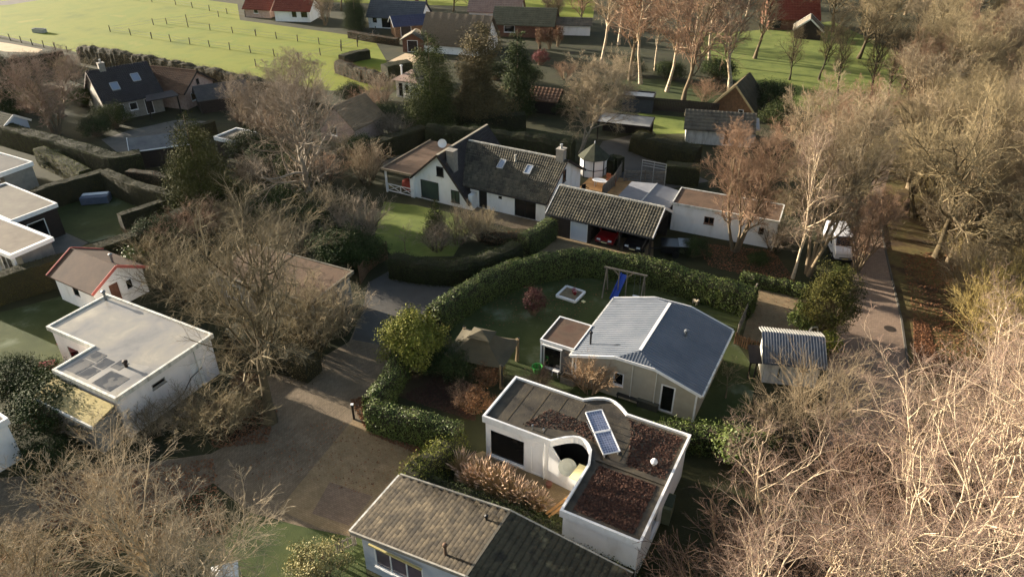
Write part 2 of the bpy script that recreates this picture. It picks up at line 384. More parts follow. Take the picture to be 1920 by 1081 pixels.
def ridge(root, a, b, mat, w=.24, step=.36, name='ridge_tile'):
    a = np.array(a, float); b = np.array(b, float); L_ = np.linalg.norm(b - a); n = max(1, int(L_ / step)); d = (b - a) / L_
    m = MB(); l = step * .93
    for s in (-1, 1): pass
    prof = [(-w/2, -.07), (-w*.32, .03), (0, .07), (w*.32, .03), (w/2, -.07)]
    i = 0
    for x, k in ((0, 1.12), (l, .96)):
        m.v += [(x, y * k, z * k) for y, z in prof]
    m.f += [(q, q+1, q+6, q+5) for q in range(4)] + [(0, 5, 9, 4)] + [(4, 3, 2, 1, 0), (5, 6, 7, 8, 9)]
    ang = math.atan2(d[1], d[0]); first = None
    for k in range(n):
        p = a + d * (k * L_ / n)
        if first is None: first = m.build(name, mat, root); first.location = p; first.rotation_euler = (0, -math.asin(d[2]), ang)
        else: copy_part(first, root, p, (0, -math.asin(d[2]), ang))

def gable(root, x0, x1, y0, y1, ze, zr, mat, axis='x', over=.35, oe=.35, ridge_mat=None, barge=None, tile=True, tk=None, zr_pos=.5, **k):
    """gable roof over the rectangle; axis = direction of the ridge"""
    if axis == 'x':
        f = lambda a, b, z: (a, b, z); a0, a1, b0, b1 = x0 - over, x1 + over, y0, y1
    else:
        f = lambda a, b, z: (b, a, z); a0, a1, b0, b1 = y0 - over, y1 + over, x0, x1
    bm = b0 + (b1 - b0) * zr_pos; s1 = (zr - ze) / (bm - b0); s2 = (zr - ze) / (b1 - bm)
    A, B = f(a0, b0 - oe, ze - s1 * oe), f(a1, b0 - oe, ze - s1 * oe); C, D = f(a1, bm, zr), f(a0, bm, zr)
    E_, F_ = f(a0, b1 + oe, ze - s2 * oe), f(a1, b1 + oe, ze - s2 * oe)
    tk = tk or {}
    if tile:
        slope(root, A, B, C, D, mat, **tk); slope(root, F_, E_, D, C, mat, **tk)
    else:
        MB().slab([A, B, C, D], .12).build('roof', mat, root); MB().slab([F_, E_, D, C], .12).build('roof', mat, root)
    if ridge_mat: ridge(root, np.array(D) + (0, 0, .09), np.array(C) + (0, 0, .09), ridge_mat, **k)
    if barge:
        for a_, s in ((a0, -1), (a1, 1)):
            for q in (A if s < 0 else B, E_ if s < 0 else F_):
                top = f(a_ + s * .025, bm, zr - .03); q2 = f(a_ + s * .025, (q[1] if axis == 'x' else q[0]), q[2] - .03)
                MB().bar(q2, top, .05, .24).build('bargeboard', barge, root)
    return A, B, C, D, E_, F_

def post(root, x, y, z0, z1, w, mat, name='post'): return box(name, mat, root, x - w/2, y - w/2, z0, x + w/2, y + w/2, z1)

def chimney(root, x, y, z0, z1, w, mat, pot=None, parent=None):
    c = MB().box(x - w/2, y - w/2, z0, x + w/2, y + w/2, z1).box(x - w/2 - .05, y - w/2 - .05, z1, x + w/2 + .05, y + w/2 + .05, z1 + .08).build('chimney', mat, parent or root)
    if pot: MB().lathe(x, y, [(.13, z1 + .081), (.1, z1 + .42), (.15, z1 + .43), (.15, z1 + .5)], 10).build('chimney_pot', pot, c)
    return c

def flue(root, x, y, z0, z1, r, mat):
    return MB().lathe(x, y, [(r * 1.5, z0), (r, z0 + .06), (r, z1 - .12), (r * 1.7, z1 - .11), (r * 1.7, z1), (r * .4, z1 + .06)], 10).build('flue_pipe', mat, root)

def skylight(root, c, ux, uv, w, h, fm=None):
    """roof window: centre c on the slope, ux along the eave, uv up the slope"""
    c = np.array(c, float); ux = np.array(ux, float); uv = np.array(uv, float); n = np.cross(ux, uv); n *= 1 if n[2] > 0 else -1
    m = MB(); q = c + n * .07
    for s in (-1, 1):
        m.bar(q + ux * s * w/2 - uv * h/2, q + ux * s * w/2 + uv * h/2, .08, .14, up=n); m.bar(q + uv * s * h/2 - ux * (w/2 - .04), q + uv * s * h/2 + ux * (w/2 - .04), .08, .14, up=n)
    f = m.build('skylight', fm or zinc, root)
    p = c + n * .10
    MB().poly([p - ux*w/2 - uv*h/2, p + ux*w/2 - uv*h/2, p + ux*w/2 + uv*h/2, p - ux*w/2 + uv*h/2]).build('pane', M('skylight_glass', [(120, 130, 145)], 1, .08, spec=.8), f)
    return f

# ------------------------------------------------------------------ plants
def norm(a): return a / np.maximum(np.linalg.norm(a, axis=-1, keepdims=True), 1e-9)

def tubes(pts, rad, S):
    N, K, _ = pts.shape
    T = norm(np.gradient(pts, axis=1)); ref = np.where(np.abs(T[..., 2:3]) > .9, np.array((1., 0, 0)), np.array((0, 0, 1.)))
    A = norm(np.cross(T, ref)); B = np.cross(T, A); th = 2 * np.pi * np.arange(S) / S
    ring = pts[:, :, None] + rad[:, :, None, None] * (A[:, :, None] * np.cos(th)[:, None] + B[:, :, None] * np.sin(th)[:, None])
    idx = np.arange(N * K * S).reshape(N, K, S); nx = np.roll(idx, -1, 2)
    F = np.stack([idx[:, :-1], nx[:, :-1], nx[:, 1:], idx[:, 1:]], -1).reshape(-1, 4)
    return ring.reshape(-1, 3), F

def join(parts):
    V = []; F = []; o = 0
    for v, f in parts: V.append(v); F.append(f + o); o += len(v)
    return np.concatenate(V), np.concatenate(F)

def grow(rng, pts, rad, n, t0, t1, ang, sd, length, up, wig, K, rmax, rtip=.35, shape=None, keep=1.0):
    N, K0, _ = pts.shape
    t = t0 + (t1 - t0) * (np.arange(n)[None] + rng.random((N, n))) / n
    x = np.clip(t * (K0 - 1), 0, K0 - 1.001); i = x.astype(int); fr = (x - i)[..., None]; ar = np.arange(N)[:, None]
    p0 = pts[ar, i] * (1 - fr) + pts[ar, i + 1] * fr; T = norm(pts[ar, i + 1] - pts[ar, i])
    r0 = np.minimum(rmax, .75 * (rad[ar, i] * (1 - fr[..., 0]) + rad[ar, i + 1] * fr[..., 0]))
    ref = np.where(np.abs(T[..., 2:3]) > .9, np.array((1., 0, 0)), np.array((0, 0, 1.))); A = norm(np.cross(T, ref)); B = np.cross(T, A)
    phi = np.arange(n)[None] * 2.4 + rng.random((N, n)) * 1.6 + rng.random((N, 1)) * 6.28
    a = rng.normal(ang, sd, (N, n))[..., None]
    d = np.cos(a) * T + np.sin(a) * (A * np.cos(phi)[..., None] + B * np.sin(phi)[..., None])
    plen = np.linalg.norm(np.diff(pts, axis=1), axis=-1).sum(1)[:, None]
    Ls = (length(t) if callable(length) else length * plen * (1.15 - .65 * t)) * rng.uniform(.7, 1.25, (N, n))
    d = d.reshape(-1, 3); p = p0.reshape(-1, 3); Ls = Ls.reshape(-1); r0 = r0.reshape(-1); out = [p]
    for k in range(K - 1):
        d = norm(d + rng.normal(0, wig, d.shape) + np.array((0, 0, up)))
        p = p + d * (Ls / (K - 1))[:, None]; out.append(p)
    pt = np.stack(out, 1); rd = r0[:, None] * np.linspace(1, rtip, K)[None]
    return pt, rd

def mkmesh(name, V, F, mat):
    o = meshobj(name, V, F, mat); me = o.data; bpy.data.objects.remove(o); return me

def bare_tree(seed, H, tr, bark, twig, stems=1, hf=.85, t0=.22, n1=15, l1=.42, a1=.95, up1=.10, n2=7, n3=7, n4=8, l2=.6, l3=.55, l4=.62, spread=.0, wig=.12, up=.06, shape=None, tw=.011, lean=.04, lim=.5, white=False):
    rng = np.random.default_rng(seed)
    K = 9; P0 = []; R0 = []
    for s in range(stems):
        az = rng.random() * 6.28 + s * 6.28 / stems; sp = spread * rng.uniform(.6, 1.2) if stems > 1 else 0
        d = np.array((math.cos(az) * sp, math.sin(az) * sp, 1.0)); p = np.array((math.cos(az), math.sin(az), 0)) * (tr * .8 if stems > 1 else 0); d /= np.linalg.norm(d)
        q = [p.copy()]
        for k in range(K - 1):
            d = d + rng.normal(0, wig * .6, 3) * (1, 1, .3) + np.array((0, 0, .05)); d /= np.linalg.norm(d)
            p = p + d * H * hf / (K - 1) * (1 if stems == 1 else rng.uniform(.85, 1.05)); q.append(p.copy())
        P0.append(q); x = np.linspace(0, 1, K); R0.append(tr * (1 - .86 * x ** .8) * (1 if stems == 1 else rng.uniform(.55, .8)))
    P0 = np.array(P0); R0 = np.array(R0); R0[:, 0] *= 1.35
    shp = shape or (lambda t: np.sin(np.pi * np.clip((t - .05) * .95, 0, 1)) * .85 + .25)
    P1, R1 = grow(rng, P0, R0, n1, t0, .99, a1, .18, lambda t: H * l1 * shp(t), up1, wig, 7, tr * lim, .25)
    P2, R2 = grow(rng, P1, R1, n2, .22, 1.0, .75, .22, l2, up, wig * 1.2, 5, tr * (.11 if white else .2), .3)
    P3, R3 = grow(rng, P2, R2, n3, .2, 1.0, .7, .25, l3, up, wig * 1.4, 3, tw * 2.2, .4)
    P4, R4 = grow(rng, P3, R3, n4, .15, 1.0, .6, .28, l4, up * .6, wig, 2, tw, .5)
    R3 = np.maximum(R3, tw * .9); R4 = np.maximum(R4, tw * .55)
    P5, R5 = grow(rng, P1, R1, n3, .2, 1.0, .8, .3, .22, up, wig * 1.4, 3, tw * 1.6, .5)
    V, F = join([tubes(P0, R0, 8), tubes(P1, R1, 5)] + ([tubes(P2, R2, 4)] if white else [])); tm = mkmesh('tree_trunk', V, F, bark); tm.polygons.foreach_set('use_smooth', [True] * len(tm.polygons))
    V, F = join(([] if white else [tubes(P2, R2, 4)]) + [tubes(P3, R3, 3), tubes(P4, R4, 3), tubes(P5, R5, 3)]); cm = mkmesh('tree_crown', V, F, twig)
    top = float(P4[..., 2].max())
    return tm, cm, top

def leafquads(rng, C, Nn, size, asp=.55, tilt=.7, sj=.4):
    N = len(C); nn = norm(Nn + rng.normal(0, tilt, (N, 3))); a = norm(np.cross(nn, rng.normal(0, 1, (N, 3)))); b = np.cross(nn, a)
    s = size * (1 + rng.uniform(-sj, sj, (N, 1))); V = np.stack([C - a * s * .5, C + b * s * asp * .5 + nn * s * .1, C + a * s * .5, C - b * s * asp * .5 + nn * s * .1], 1).reshape(-1, 3)
    return V, np.arange(4 * N).reshape(N, 4)

def conifer(seed, H, rad, mat, size=.16, clumps=260, per=70, prof=None, bark=None, clump_r=.36, base=.04, trunk_r=.16):
    rng = np.random.default_rng(seed); prof = prof or (lambda t: (1 - t) ** .8)
    tm = mkmesh('tree_trunk', *tubes(np.array([[(0, 0, z) for z in np.linspace(0, H * .96, 6)]], float), np.array([np.linspace(trunk_r, .02, 6)]), 7), bark or barkT)
    t = base + (1 - base) * (1 - np.sqrt(rng.random(clumps * 2)));
    rmax = np.array([prof(x) for x in t]); keep = rng.random(clumps * 2) < .25 + .75 * rmax / rmax.max(); t = t[keep][:clumps]; rmax = rmax[keep][:clumps]
    ph = rng.random(len(t)) * 6.28; rr = rad * rmax * rng.uniform(.55, 1.08, len(t))
    c = np.stack([rr * np.cos(ph), rr * np.sin(ph), t * H], -1); out = np.stack([np.cos(ph), np.sin(ph), np.full(len(t), .25)], -1)
    cs = clump_r * (.5 + .8 * rmax)[:, None]
    C = (c[:, None] + rng.normal(0, 1, (len(t), per, 3)) * cs[:, None] * np.array((.6, .6, .5)) + out[:, None] * rng.uniform(-.2, .5, (len(t), per, 1)) * cs[:, None]).reshape(-1, 3)
    C[:, 2] = np.clip(C[:, 2], .05, H * 1.02)
    Nn = np.repeat(out, per, 0)
    V1, F1 = leafquads(rng, C, Nn, size, .5, .8)
    bp = np.stack([np.zeros_like(c) + c * (0, 0, 1) - (0, 0, .2), c * (.5, .5, 1) - (0, 0, .1), c], 1); bp[:, 0, 2] = np.maximum(bp[:, 0, 2], .05)
    V2, F2 = tubes(bp, np.tile(np.array([[.03, .02, .008]]), (len(c), 1)), 3)
    V, F = join([(V1, F1), (V2, F2)])
    return tm, mkmesh('tree_crown', V, F, mat), H

def leafy_bush(seed, rx, ry, h, mat, size=.14, clumps=120, per=60, clump_r=.3, stem=None):
    rng = np.random.default_rng(seed)
    d = norm(rng.normal(0, 1, (clumps, 3))); d[:, 2] = np.abs(d[:, 2]) * 1.1 - .12; d = norm(d); k = rng.uniform(.6, 1.06, (clumps, 1))
    lump = 1 + .18 * np.sin(d[:, :1] * 5 + seed) * np.cos(d[:, 1:2] * 4 + seed * 2)
    c = d * k * lump * (rx, ry, h * .55) + (0, 0, h * .45); c[:, 2] = np.maximum(c[:, 2], .1)
    C = (c[:, None] + rng.normal(0, clump_r * .55, (clumps, per, 3))).reshape(-1, 3); C[:, 2] = np.maximum(C[:, 2], .04)
    V, F = leafquads(rng, C, np.repeat(d, per, 0), size, .55, .75)
    root = np.zeros((clumps, 3)); root[:, :2] = rng.normal(0, .12 * rx, (clumps, 2))
    bp = np.stack([root, (root + c) / 2 + rng.normal(0, .08, c.shape), c], 1); T = tubes(bp, np.tile(np.array([[.03, .018, .008]]), (clumps, 1)), 3)
    return mkmesh('stems', *T, stem or barkT), mkmesh('foliage', V, F, mat), h

def bare_shrub(seed, r, h, bark, twig, n=26, n2=7, n3=7, tw=.009, l2=.55):
    rng = np.random.default_rng(seed)
    az = rng.random(n) * 6.28; sp = rng.uniform(.1, 1, n) * r / h; d = norm(np.stack([np.cos(az) * sp, np.sin(az) * sp, np.ones(n)], -1)); p = np.stack([np.cos(az), np.sin(az), 0 * az], -1) * .18 * r
    out = [p]
    for k in range(5):
        d = norm(d + rng.normal(0, .13, d.shape) + (0, 0, -.02)); p = p + d * (h * rng.uniform(.75, 1.1, n) / 5)[:, None]; out.append(p)
    P0 = np.stack(out, 1); R0 = np.linspace(.035, .012, 6)[None] * rng.uniform(.7, 1.3, (n, 1))
    P1, R1 = grow(rng, P0, R0, n2, .2, 1, .6, .2, .42, .03, .16, 4, .016, .4)
    P2, R2 = grow(rng, P1, R1, n3, .15, 1, .6, .25, l2, .02, .16, 2, tw, .5); R2 = np.maximum(R2, tw * .6)
    return mkmesh('stems', *tubes(P0, R0, 4), bark), mkmesh('twigs', *join([tubes(P1, R1, 3), tubes(P2, R2, 3)]), twig), h

def put(name, proto, xy, h, label, cat='tree', group=None, rot=None, wide=1.0, parts=('trunk', 'crown'), mats=None, z=0.0, tilt=(0, 0)):
    """one plant: an Empty at the foot carrying its two parts"""
    a, b, h0 = proto; s = h / h0
    o = thing(name, label, cat, (xy[0], xy[1], z), 0, group)
    rz = rot if rot is not None else (xy[0] * 12.9 + xy[1] * 7.1) % 6.28
    o.rotation_euler = (tilt[0], tilt[1], rz); o.scale = (s * wide, s * wide, s)
    for k, (nm, me) in enumerate(zip(parts, (a, b))):
        c = link(nm, me, o)
        if mats and mats[k]:
            c.material_slots[0].link = 'OBJECT'; c.material_slots[0].material = mats[k]
    return o

def hedge(label, path, h, wd, mat, size=.11, dens=110, group=None, name='hedge', rough=.12, seed=1, cat='hedge', core=None, taper=.08, hs=None):
    rng = np.random.default_rng(seed + int(abs(path[0][0]) * 10)); pt = np.array(path, float)
    size *= .68; dens *= 2.0
    if group == 'clipped garden hedges' and rough == .12: rough = .05
    seg = np.linalg.norm(np.diff(pt, axis=0), axis=1); cum = np.concatenate([[0], np.cumsum(seg)]); Lt = cum[-1]; n = max(3, int(Lt / .45))
    s = np.linspace(0, Lt, n); xy = np.stack([np.interp(s, cum, pt[:, 0]), np.interp(s, cum, pt[:, 1])], -1)
    for _ in range(1 if rough <= .06 else 3): xy[1:-1] = (xy[:-2] + 2 * xy[1:-1] + xy[2:]) / 4
    T = norm(np.gradient(xy, axis=0)); nr = np.stack([T[:, 1], -T[:, 0]], -1)
    hh = h * (1 + (.015 if rough <= .06 else .04) * np.sin(s * .9 + seed) + (.01 if rough <= .06 else .03) * np.sin(s * 2.3)) * (np.interp(s, cum, hs) / h if hs else 1)
    clip = rough <= .06
    prof = [(-.5, 0), (-.5, .4), (-.5, .92), (-.44, 1.0), (0, 1.0), (.44, 1.0), (.5, .92), (.5, .4), (.5, 0)] if clip else [(-.5, 0), (-.52, .35), (-.5, .8), (-.36, .97), (0, 1.0), (.36, .97), (.5, .8), (.52, .35), (.5, 0)]
    V = []
    for q, z in prof:
        jit = rng.normal(0, min(rough, .14) * .35, n)
        ww = wd * q * (1 - taper * z) + jit * (1 if q else 0)
        V.append(np.concatenate([xy + nr * ww[:, None], (hh * z + (rng.normal(0, min(rough, .14) * .3, n) if z > .5 else 0))[:, None]], -1))
    V = np.stack(V, 1); k = len(prof); c = xy.mean(0)
    root = thing(name, label, cat, (c[0], c[1], 0), 0, group)
    V3 = V - np.array((c[0], c[1], 0))
    idx = np.arange(n * k).reshape(n, k); F = np.stack([idx[:-1, :-1], idx[1:, :-1], idx[1:, 1:], idx[:-1, 1:]], -1).reshape(-1, 4)
    endF = [tuple(int(v) for v in idx[0]), tuple(int(v) for v in idx[-1][::-1])]
    cc = V3.mean(1, keepdims=True); core_v = cc + (V3 - cc) * .96
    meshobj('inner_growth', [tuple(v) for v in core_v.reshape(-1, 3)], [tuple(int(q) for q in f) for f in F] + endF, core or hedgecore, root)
    per = np.array([h * .4, h * .45, wd * .2, wd * .36, wd * .36, wd * .2, h * .45, h * .4]); area = per.sum() * Lt; N = int(area * dens)
    a = rng.choice(len(per), N, p=per / per.sum()); u = rng.random(N) * (n - 1.001); i = u.astype(int); fu = (u - i)[:, None]; fv = rng.random((N, 1))
    g = lambda ii, jj: V3[ii, jj]
    p = (g(i, a) * (1 - fu) + g(i + 1, a) * fu) * (1 - fv) + (g(i, a + 1) * (1 - fu) + g(i + 1, a + 1) * fu) * fv
    t1 = g(i + 1, a) - g(i, a); t2 = g(i, a + 1) - g(i, a); nn = norm(np.cross(t2, t1)); cen = np.concatenate([(xy[i] - c), (hh[i] * .45)[:, None]], -1)
    nn = np.where((nn * (p - cen)).sum(1, keepdims=True) < 0, -nn, nn)
    Ne = int(wd * h * dens * .9)        # the two ends
    pe = []; ne = []
    for e, sg in ((0, -1), (n - 1, 1)):
        q = rng.random((Ne, 1)) - .5; z = rng.random((Ne, 1)) * hh[e]
        pe.append(np.concatenate([xy[e] - c + nr[e] * q * wd * .95, z], -1)); ne.append(np.tile(np.array((*(T[e] * sg), .1)), (Ne, 1)))
    p = np.concatenate([p] + pe); nn = np.concatenate([nn] + ne)
    p = p + nn * (rng.random((len(p), 1)) ** 2 * rough * 1.6 - .03); p[:, 2] = np.maximum(p[:, 2], .03)
    meshobj('foliage', *leafquads(rng, p, nn, size, .6, .55), mat, root)
    return root

def PH(pts, h): return [P(x, y, h) for x, y in pts]

def sheet(name, pts, z, mat, world=False):
    q = [p if world else P(*p) for p in pts]
    a = sum(q[i][0] * q[(i+1) % len(q)][1] - q[(i+1) % len(q)][0] * q[i][1] for i in range(len(q)))
    if a < 0: q = q[::-1]
    o = MB().poly([(x, y, z) for x, y in q]).build(name, mat); o['kind'] = 'structure'; return o

def inside(pts, x, y):
    c = False; j = len(pts) - 1
    for i in range(len(pts)):
        xi, yi = pts[i]; xj, yj = pts[j]
        if (yi > y) != (yj > y) and x < (xj - xi) * (y - yi) / (yj - yi) + xi: c = not c
        j = i
    return c

def scatter(poly, n, seed):
    rg = random.Random(seed); xs = [p[0] for p in poly]; ys = [p[1] for p in poly]; out = []
    while len(out) < n:
        x, y = rg.uniform(min(xs), max(xs)), rg.uniform(min(ys), max(ys))
        if inside(poly, x, y): out.append((x, y))
    return out

def litter(name, label, poly, n, size, mat, z=.01, seed=1, parent=None, cat='leaves'):
    rng = np.random.default_rng(seed); xy = np.array(scatter(poly, n, seed)); C = np.concatenate([xy, np.full((n, 1), z) + rng.random((n, 1)) * .03], -1)
    o = meshobj(name, *leafquads(rng, C, np.tile(np.array((0, 0, 1.)), (n, 1)), size, .65, .35), mat, parent); o['kind'] = 'stuff'
    if parent is None: tag(o, label, cat)
    return o

# ================================================================== the ground
sheet('ground', [(-700, -200), (700, -200), (700, 900), (-700, 900)], 0.0, ground, world=True)
sheet('field', [(-700, 40), (0, 66), (150, 100), (310, 125), (490, 150), (620, 170), (745, 168), (725, 115), (700, 72), (450, 38), (445, 8), (-300, -90), (-1500, -90)], .004, fieldm)
sheet('far_field', [(470, -20), (1120, -20), (1110, 45), (960, 30), (880, 12), (600, 4)], .004, fieldm)
sheet('far_lawn', [(1290, 60), (1360, 62), (1440, 55), (1560, 40), (1710, 110), (1700, 210), (1600, 235), (1470, 195), (1390, 160), (1330, 120)], .004, brightlawn)
sheet('park_lawn', [(1165, 150), (1240, 148), (1330, 165), (1420, 205), (1370, 205), (1270, 200), (1165, 188)], .006, lawn)
sheet('back_lawn', [(1195, 212), (1300, 222), (1290, 250), (1230, 252)], .008, brightlawn)
sheet('white_house_lawn', [(720, 378), (780, 385), (860, 402), (880, 430), (850, 480), (740, 482), (700, 450)], .008, brightlawn)
sheet('chalet_lawn', [(840, 590), (900, 545), (960, 522), (1060, 505), (1180, 512), (1300, 535), (1410, 575), (1380, 640), (1420, 700), (1400, 800), (1250, 800), (1080, 740), (1000, 705), (900, 700), (850, 660)], .006, frostlawn)
sheet('hedged_lawn', [(95, 390), (190, 350), (320, 385), (325, 415), (170, 455), (110, 430)], .006, frostlawn)
sheet('left_lawn', [(-60, 600), (60, 570), (150, 545), (175, 640), (110, 680), (60, 700), (-60, 720)], .006, frostlawn)
sheet('lane_verge', [(470, 960), (560, 985), (680, 1010), (690, 1100), (560, 1130), (430, 1130), (420, 1000)], .006, lawn)
sheet('brown_bed', [(740, 740), (800, 760), (890, 790), (905, 730), (830, 690), (770, 690)], .006, soil)
sheet('patio', [(860, 860), (905, 845), (985, 880), (1085, 925), (1060, 965), (960, 950), (850, 900)], .006, brickdrive)
sheet('lane', [(735, 505), (850, 520), (880, 540), (810, 592), (735, 650), (705, 735), (690, 790), (790, 850), (815, 872), (745, 905), (655, 1005), (560, 985), (470, 960), (400, 905), (395, 850), (490, 800), (500, 705), (600, 672), (655, 640), (680, 580), (690, 530)], .008, brickroad)
sheet('lane_paving', [(662, 786), (700, 800), (790, 850), (812, 872), (745, 903), (655, 1002), (600, 990), (522, 955), (590, 872)], .012, brickdrive)
sheet('paving_patch', [(618, 903), (700, 930), (655, 985), (585, 962)], .016, brickmat('red_brick_patch', (116, 98, 82), (132, 112, 94), (92, 79, 66), rot=-28, dirt=(92, 80, 66)))
sheet('courtyard', [(690, 530), (735, 505), (850, 520), (880, 540), (810, 592), (735, 650), (660, 636), (680, 580)], .012, asphalt)
sheet('lane_left', [(-100, 905), (60, 890), (250, 870), (395, 850), (400, 905), (300, 960), (100, 990), (-100, 1000)], .004, brickroad)
sheet('driveway', [(850, 520), (960, 498), (1030, 478), (1120, 470), (1225, 482), (1225, 452), (1065, 432), (1035, 436), (985, 474), (900, 494), (790, 505)], .012, brickdrive)
sheet('terrace', [(895, 388), (955, 400), (1030, 420), (1020, 432), (960, 428), (885, 405)], .016, brickroad)
sheet('parking', [(1418, 540), (1510, 555), (1540, 600), (1560, 640), (1530, 680), (1490, 645), (1390, 640)], .008, brickdrive)
RL = [(1540, 830), (1548, 760), (1556, 640), (1565, 600), (1590, 520), (1600, 470), (1612, 420), (1628, 365), (1648, 300), (1668, 240)]
RR = [(1692, 240), (1675, 300), (1655, 365), (1652, 420), (1660, 470), (1690, 600), (1703, 690), (1722, 800), (1732, 860)]
sheet('right_lane', RL + RR, .008, brickright)
sheet('right_verge', [(1735, 860), (1722, 800), (1703, 690), (1690, 600), (1660, 470), (1652, 420), (1655, 365), (1675, 300), (1692, 240), (2300, 200), (2500, 700), (2100, 1100)], .004, woodfloor)
m = MB()
for a, b in zip(RR[2:-1], RR[3:]):
    p, q = P(*a), P(*b); m.bar((*p, .05), (*q, .05), .14, .12)
m.build('kerb', M('kerb_stone', [(70, 67, 60), (88, 84, 76)], 1, .9, fine=.2))['kind'] = 'structure'
sheet('sand_path', [(-120, 62), (20, 82), (80, 93), (70, 99), (10, 97), (-120, 75)], .008, pathm)
sheet('far_track', [(-100, 18), (20, 9), (95, -3), (85, -8), (10, 2), (-100, 8)], .008, slabm)
sheet('house_drive', [(190, 262), (240, 245), (330, 225), (400, 228), (350, 255), (270, 285), (225, 290)], .008, slabm)
sheet('rear_drive', [(1115, 290), (1130, 265), (1200, 250), (1240, 300), (1330, 340), (1250, 355), (1170, 340)], .008, asphalt)
sheet('left_terrace', [(95, 455), (110, 430), (165, 455), (130, 475), (95, 490)], .008, slabm)
sheet('pale_drive', [(715, 122), (760, 100), (790, 105), (770, 128), (730, 132)], .012, pathm)
sheet('rear_terrace', [(700, 290), (735, 268), (800, 262), (790, 310), (730, 320)], .006, slabm)

# ================================================================== buildings
A = -28.0
UX = np.array((math.cos(R(A)), math.sin(R(A)))); UY = np.array((-UX[1], UX[0]))
def loc(o, p):   # world xy -> local frame with origin o, turned by A
    d = np.array(p) - np.array(o); return float(d @ UX), float(d @ UY)

# ---- flat white bungalow with the leaf-strewn roof
O = np.array((-1.55, 32.15))
b1 = thing('flat_bungalow', 'white flat-roofed bungalow with leaf-covered dark roof and two solar panels on it', 'bungalow', (*O, 0), A)
foot = [(0, 0), (4.1, 0), (4.1, 1.6), (6.9, 1.6), (6.9, -4.2), (10.9, -4.2), (10.9, 3.9), (0, 3.9)]
walls(b1, foot, 3.0, white, [(0, .25, 2.6, .25, 2.3, 'window', dict(fm=whitet)), (0, 2.95, 3.75, .05, 2.2, 'door', dict(gm=white, fm=white)), (5, 2.2, 3.4, 1.0, 2.1, 'window')])
for x0_, y0_, x1_, y1_ in ((4.105, .1, 4.16, 1.59), (4.16, 1.54, 6.85, 1.59), (6.85, -.3, 6.895, 1.54)): box('porch_shade_panel', M('porch_shade_dark', [(22, 22, 23)], 1, .3, spec=.4), b1, x0_, y0_, .02, x1_, y1_, 2.95)  # dark panels added to stand for the shade inside the porch recess
MB().prism([(4.1, -.02), (6.9, -.32), (6.9, -.2), (4.1, .1)], 0, .02).build('porch_step', slabm, b1)
m = MB(); m.poly([(4.1, -.01, 0), (6.9, -.31, 0), (6.9, -.31, 1.35), (5.35, -.14, 1.25), (4.12, -.01, 2.85)]); m.poly([(6.9, -.19, 0), (4.1, .11, 0), (4.12, .11, 2.85), (5.35, -.02, 1.25), (6.9, -.19, 1.35)]); m.poly([(4.12, -.01, 2.85), (5.35, -.14, 1.25), (5.35, -.02, 1.25), (4.12, .11, 2.85)]); m.poly([(5.35, -.14, 1.25), (6.9, -.31, 1.35), (6.9, -.19, 1.35), (5.35, -.02, 1.25)]); m.build('porch_wall', white, b1)
# roof with a round bite at the porch
bite = [(4.3 + 2.6 * math.sin(q), -.15 - 2.1 + 2.1 * math.cos(q) + 2.0) for q in np.linspace(0, 1.45, 9)]
rf = [(0, 0), (4.2, 0)] + [(4.2 + 2.7 * k / 8, .0 + 1.15 * math.sin(math.pi * (k / 8) * .8) - .9 * (k / 8) ** 3) for k in range(1, 8)] + [(6.9, -.7), (6.9, -4.2), (10.9, -4.2), (10.9, 3.9), (7.2, 3.9)] + [(7.2 - 2.7 * k / 8, 3.9 + .75 * math.sin(math.pi * k / 8)) for k in range(1, 8)] + [(4.5, 3.9), (0, 3.9)]
roof1 = flat_roof(b1, rf, 3.1, bitumen, whitet, over=.14, rim_w=.13, rim_h=.14, fascia=.32)
for x in (1.2, 2.35, 3.5, 4.65, 5.8, 8.1, 9.3):     # bitumen strips: raised laps
    box('roof_seam', M('roof_seam', [(58, 50, 38), (84, 74, 56)], 3, .9, fine=.2), roof1, x, .35 if not 4.2 < x < 6.9 else 1.35, 3.1, x + .07, 3.75, 3.113)
box('roof_step', bitumen, b1, 7.0, -.25, 3.1, 10.8, -.12, 3.2)
lr = [(7.3, -3.9), (10.5, -3.9), (10.5, -.4), (7.3, -.5)]
lit = litter('leaf_litter', '', lr, 6000, .12, rooflitter, 3.105, 3, roof1)
litter('leaf_litter', '', [(8.6, .2), (10.7, .2), (10.7, 3.7), (7.4, 3.7), (8.0, 2.6)], 2400, .12, rooflitter, 3.105, 4, roof1)
litter('leaf_litter', '', [(2.2, .4), (5, 1.3), (6.6, 1.0), (7, 2.2), (3, 2.4)], 1100, .11, rooflitter, 3.105, 5, roof1)
MB().lathe(9.9, .9, [(.05, 3.1), (.05, 3.3), (.17, 3.32), (.19, 3.42), (.12, 3.55), (.03, 3.6)], 14).build('roof_vent', whitet, b1)
for x in (2.9, 3.6): MB().lathe(x, .35, [(.03, 3.1), (.03, 3.38), (.07, 3.39), (.05, 3.47)], 8).build('vent_pipe', greym, b1)
MB().tube([(3.9, -.12, .05), (3.9, -.12, 2.9)], .035, 8).build('downpipe', whitet, b1)
MB().slab([(5.75, -.75, 1.75), (6.85, -.9, 1.75), (6.85, .1, 2.05), (5.95, .15, 2.05)], .06).build('canopy', yellowp, b1)
m = MB(); c = np.array((5.1, -.42, 2.35))
m.lathe(0, 0, [(.02, .0), (.3, .03), (.48, .09), (.52, .14), (.48, .13), (.28, .07), (.02, .05)], 20)
dish = m.build('wall_disc', M('pale_disc', [(170, 172, 160)], 2, .5), b1); dish.location = (5.35, -.1, 1.75); dish.rotation_euler = (R(62), 0, R(20))
